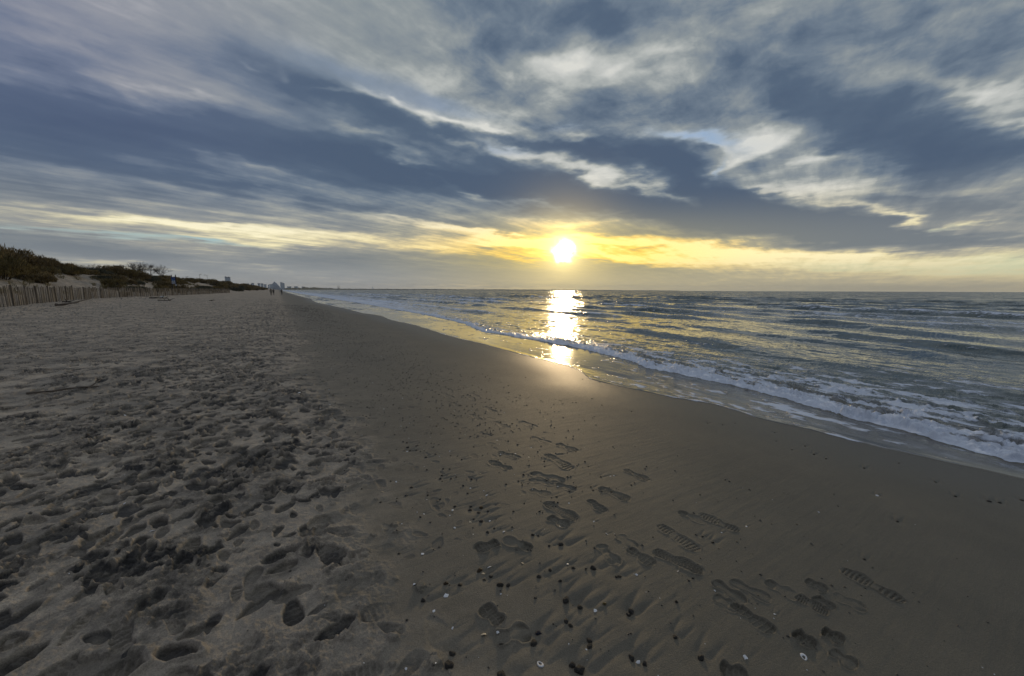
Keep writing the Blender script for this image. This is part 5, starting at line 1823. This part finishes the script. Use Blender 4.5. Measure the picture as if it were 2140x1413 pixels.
from mathutils import Euler
bits_w, bits_d = MB(), MB()
for i in LST:
    x, y, s, kd, sv = PEBBLES[i]
    z = sand_z(x, y)
    a_, c_ = ac(x, y)
    shell = kd in ('shard', 'round white', 'cream', 'ring')
    if shell:
        me = RING if kd == 'ring' else (rs.choice(SHELLS) if kd in ('round white', 'cream') else rs.choice(SHARDS))
        mk = 'shellc' if kd == 'cream' else 'shellw'
        name = 'shell' if kd != 'shard' else 'shell_fragment'
        up = .0
        s *= .62 if kd == 'ring' else .72
    else:
        me = rs.choice(STONES)
        mk = {'brown': 'brown', 'yellow': 'yellow', 'blue': 'bluep', 'round grey': 'greyp'}.get(kd, 'stone')
        name = 'pebble'
        up = s * .02
        s *= .56
        nst += 1
    rot = Euler((rs.gauss(0, .25), rs.gauss(0, .25), rs.uniform(0, 6.28)))
    if (not shell) and nst > 285:
        add_mesh_to(bits_d, STONES[0], (x, y, z + s * .05), rot, (s, s, s))
        continue
    o = bpy.data.objects.new(name, var_mesh(me, mk))
    C.objects.link(o)
    o.location = (x, y, z + up)
    o.rotation_euler = rot
    o.scale = (s, s, s)
    lab = None
    for (p_, l_) in hand_xy:
        if math.hypot(p_[0] - x, p_[1] - y) < .004:
            lab = l_
    cat = 'shell' if shell else 'stone'
    word = {'shard': 'white shell fragment', 'round white': 'round white shell', 'cream': 'cream shell', 'ring': 'ring shell', 'stone': 'small dark stone', 'brown': 'small brown stone', 'round grey': 'small round grey stone', 'yellow': 'yellow stone', 'blue': 'blue-black stone'}[kd]
    if lab is None and y < 4.2:
        # say where it lies from the nearest thing one can find
        near_ = sorted((math.hypot(q[0] - x, q[1] - y), j) for j, q in enumerate(LMK))
        for dd, j in near_[:4]:
            lx_, ly_, ln = LMK[j]
            ddx, ddy = x - lx_, y - ly_
            dr = ('right of' if ddx > 0 else 'left of') if abs(ddx) > abs(ddy) else ('behind' if ddy > 0 else 'in front of')
            ds = 'close ' if dd < .10 else ('a hand ' if dd < .22 else 'an arm ')
            if dd > .55:
                break
            cand = '%s %s%s %s' % (shp(me, word), ds, dr, ln)
            if cand not in used_labels and len(cand.split()) <= 16:
                lab = cand
                break
        if lab:
            used_labels.add(lab)
            grp = ('shells' if shell else 'stones') + ' in the near strewn band'
    elif lab is not None:
        grp = ('shells' if shell else 'stones') + ' in the near strewn band'
    if lab is None:
        if c_ > 3.6 and not shell:
            lab = word + ' alone on the smooth sand near the water'
        elif c_ < .45:
            lab = word + ' lying in the trampled sand'
        elif y < 2.6:
            lab = word + ' in the near part of the strewn band by the shoe prints'
        elif y < 5:
            lab = word + ' in the middle stretch of the strewn band'
        else:
            lab = word + ' far up the strewn band beside the trampled sand'
        grp = lab.replace('small dark stone', 'dark stones').replace('fragment', 'fragments')
    tag(o, lab, cat, grp)

# crushed shell and grit nobody could count
for i in range(7500):
    a_ = -1 + (26 * rs.random() ** 1.6 if i < 1700 else 46 * rs.random() ** 1.1)
    c_ = rs.gauss(1.5, .9) if rs.random() < .8 else rs.uniform(-3, 4)
    if i > 4200:
        a_, c_ = 3.5 + 34 * rs.random() ** 1.3, rs.gauss(1.9, .75)
        if gn(a_ * .9, c_ * 1.6, 12) < -.15:
            continue
    x, y = xy(a_, c_)
    if y < 1.0 or abs(x) > 1.5 * y:
        continue
    s = rs.uniform(.004, .011) * (1 if i < 1700 else 1.5 + a_ * .075)
    z = sand_z(x, y)
    rot = Euler((rs.gauss(0, .3), rs.gauss(0, .3), rs.uniform(0, 6.28)))
    if rs.random() < (.30 if i < 1700 else .03):
        add_mesh_to(bits_w, SHARDS[0], (x, y, z + .001), rot, (s, s, s * .6))
    else:
        q = [(-.5, -.3, 0), (.5, -.35, 0), (.4, .4, 0), (-.35, .35, 0), (0, 0, .45)]
        mt = Matrix.Translation((x, y, z - .0005)) @ rot.to_matrix().to_4x4() @ Matrix.Diagonal((s * 1.3, s * 1.3, s * 1.3, 1))
        bits_d.add([mt @ Vector(p) for p in q], [(3, 2, 1, 0), (0, 1, 4), (1, 2, 4), (2, 3, 4), (3, 0, 4)])
tag(bits_w.build('crushed_shell', M['shellw']), 'tiny white shell crumbs sprinkled over the sand', 'crushed shell', kind='stuff')
tag(bits_d.build('grit', M['stone']), 'fine dark grit and far small stones scattered along the strewn band', 'grit', kind='stuff')


# ---------------------------------------------------------------- sea haze: one even volume round the whole scene
def build_haze():
    mb = MB()
    mb.box(-6200, -6200, -33, 6200, 6200, 75)
    m = bpy.data.materials.new('haze')
    m.use_nodes = True
    N = NT(m.node_tree)
    N.n.clear()
    out = N.n.new('ShaderNodeOutputMaterial')
    pv = N.n.new('ShaderNodeVolumePrincipled')
    pv.inputs['Color'].default_value = (.80, .88, .97, 1)
    pv.inputs['Density'].default_value = .00009
    pv.inputs['Anisotropy'].default_value = .2
    N.l.new(pv.outputs[0], out.inputs['Volume'])
    o = mb.build('haze', m)
    tag(o, kind='stuff')


build_haze()
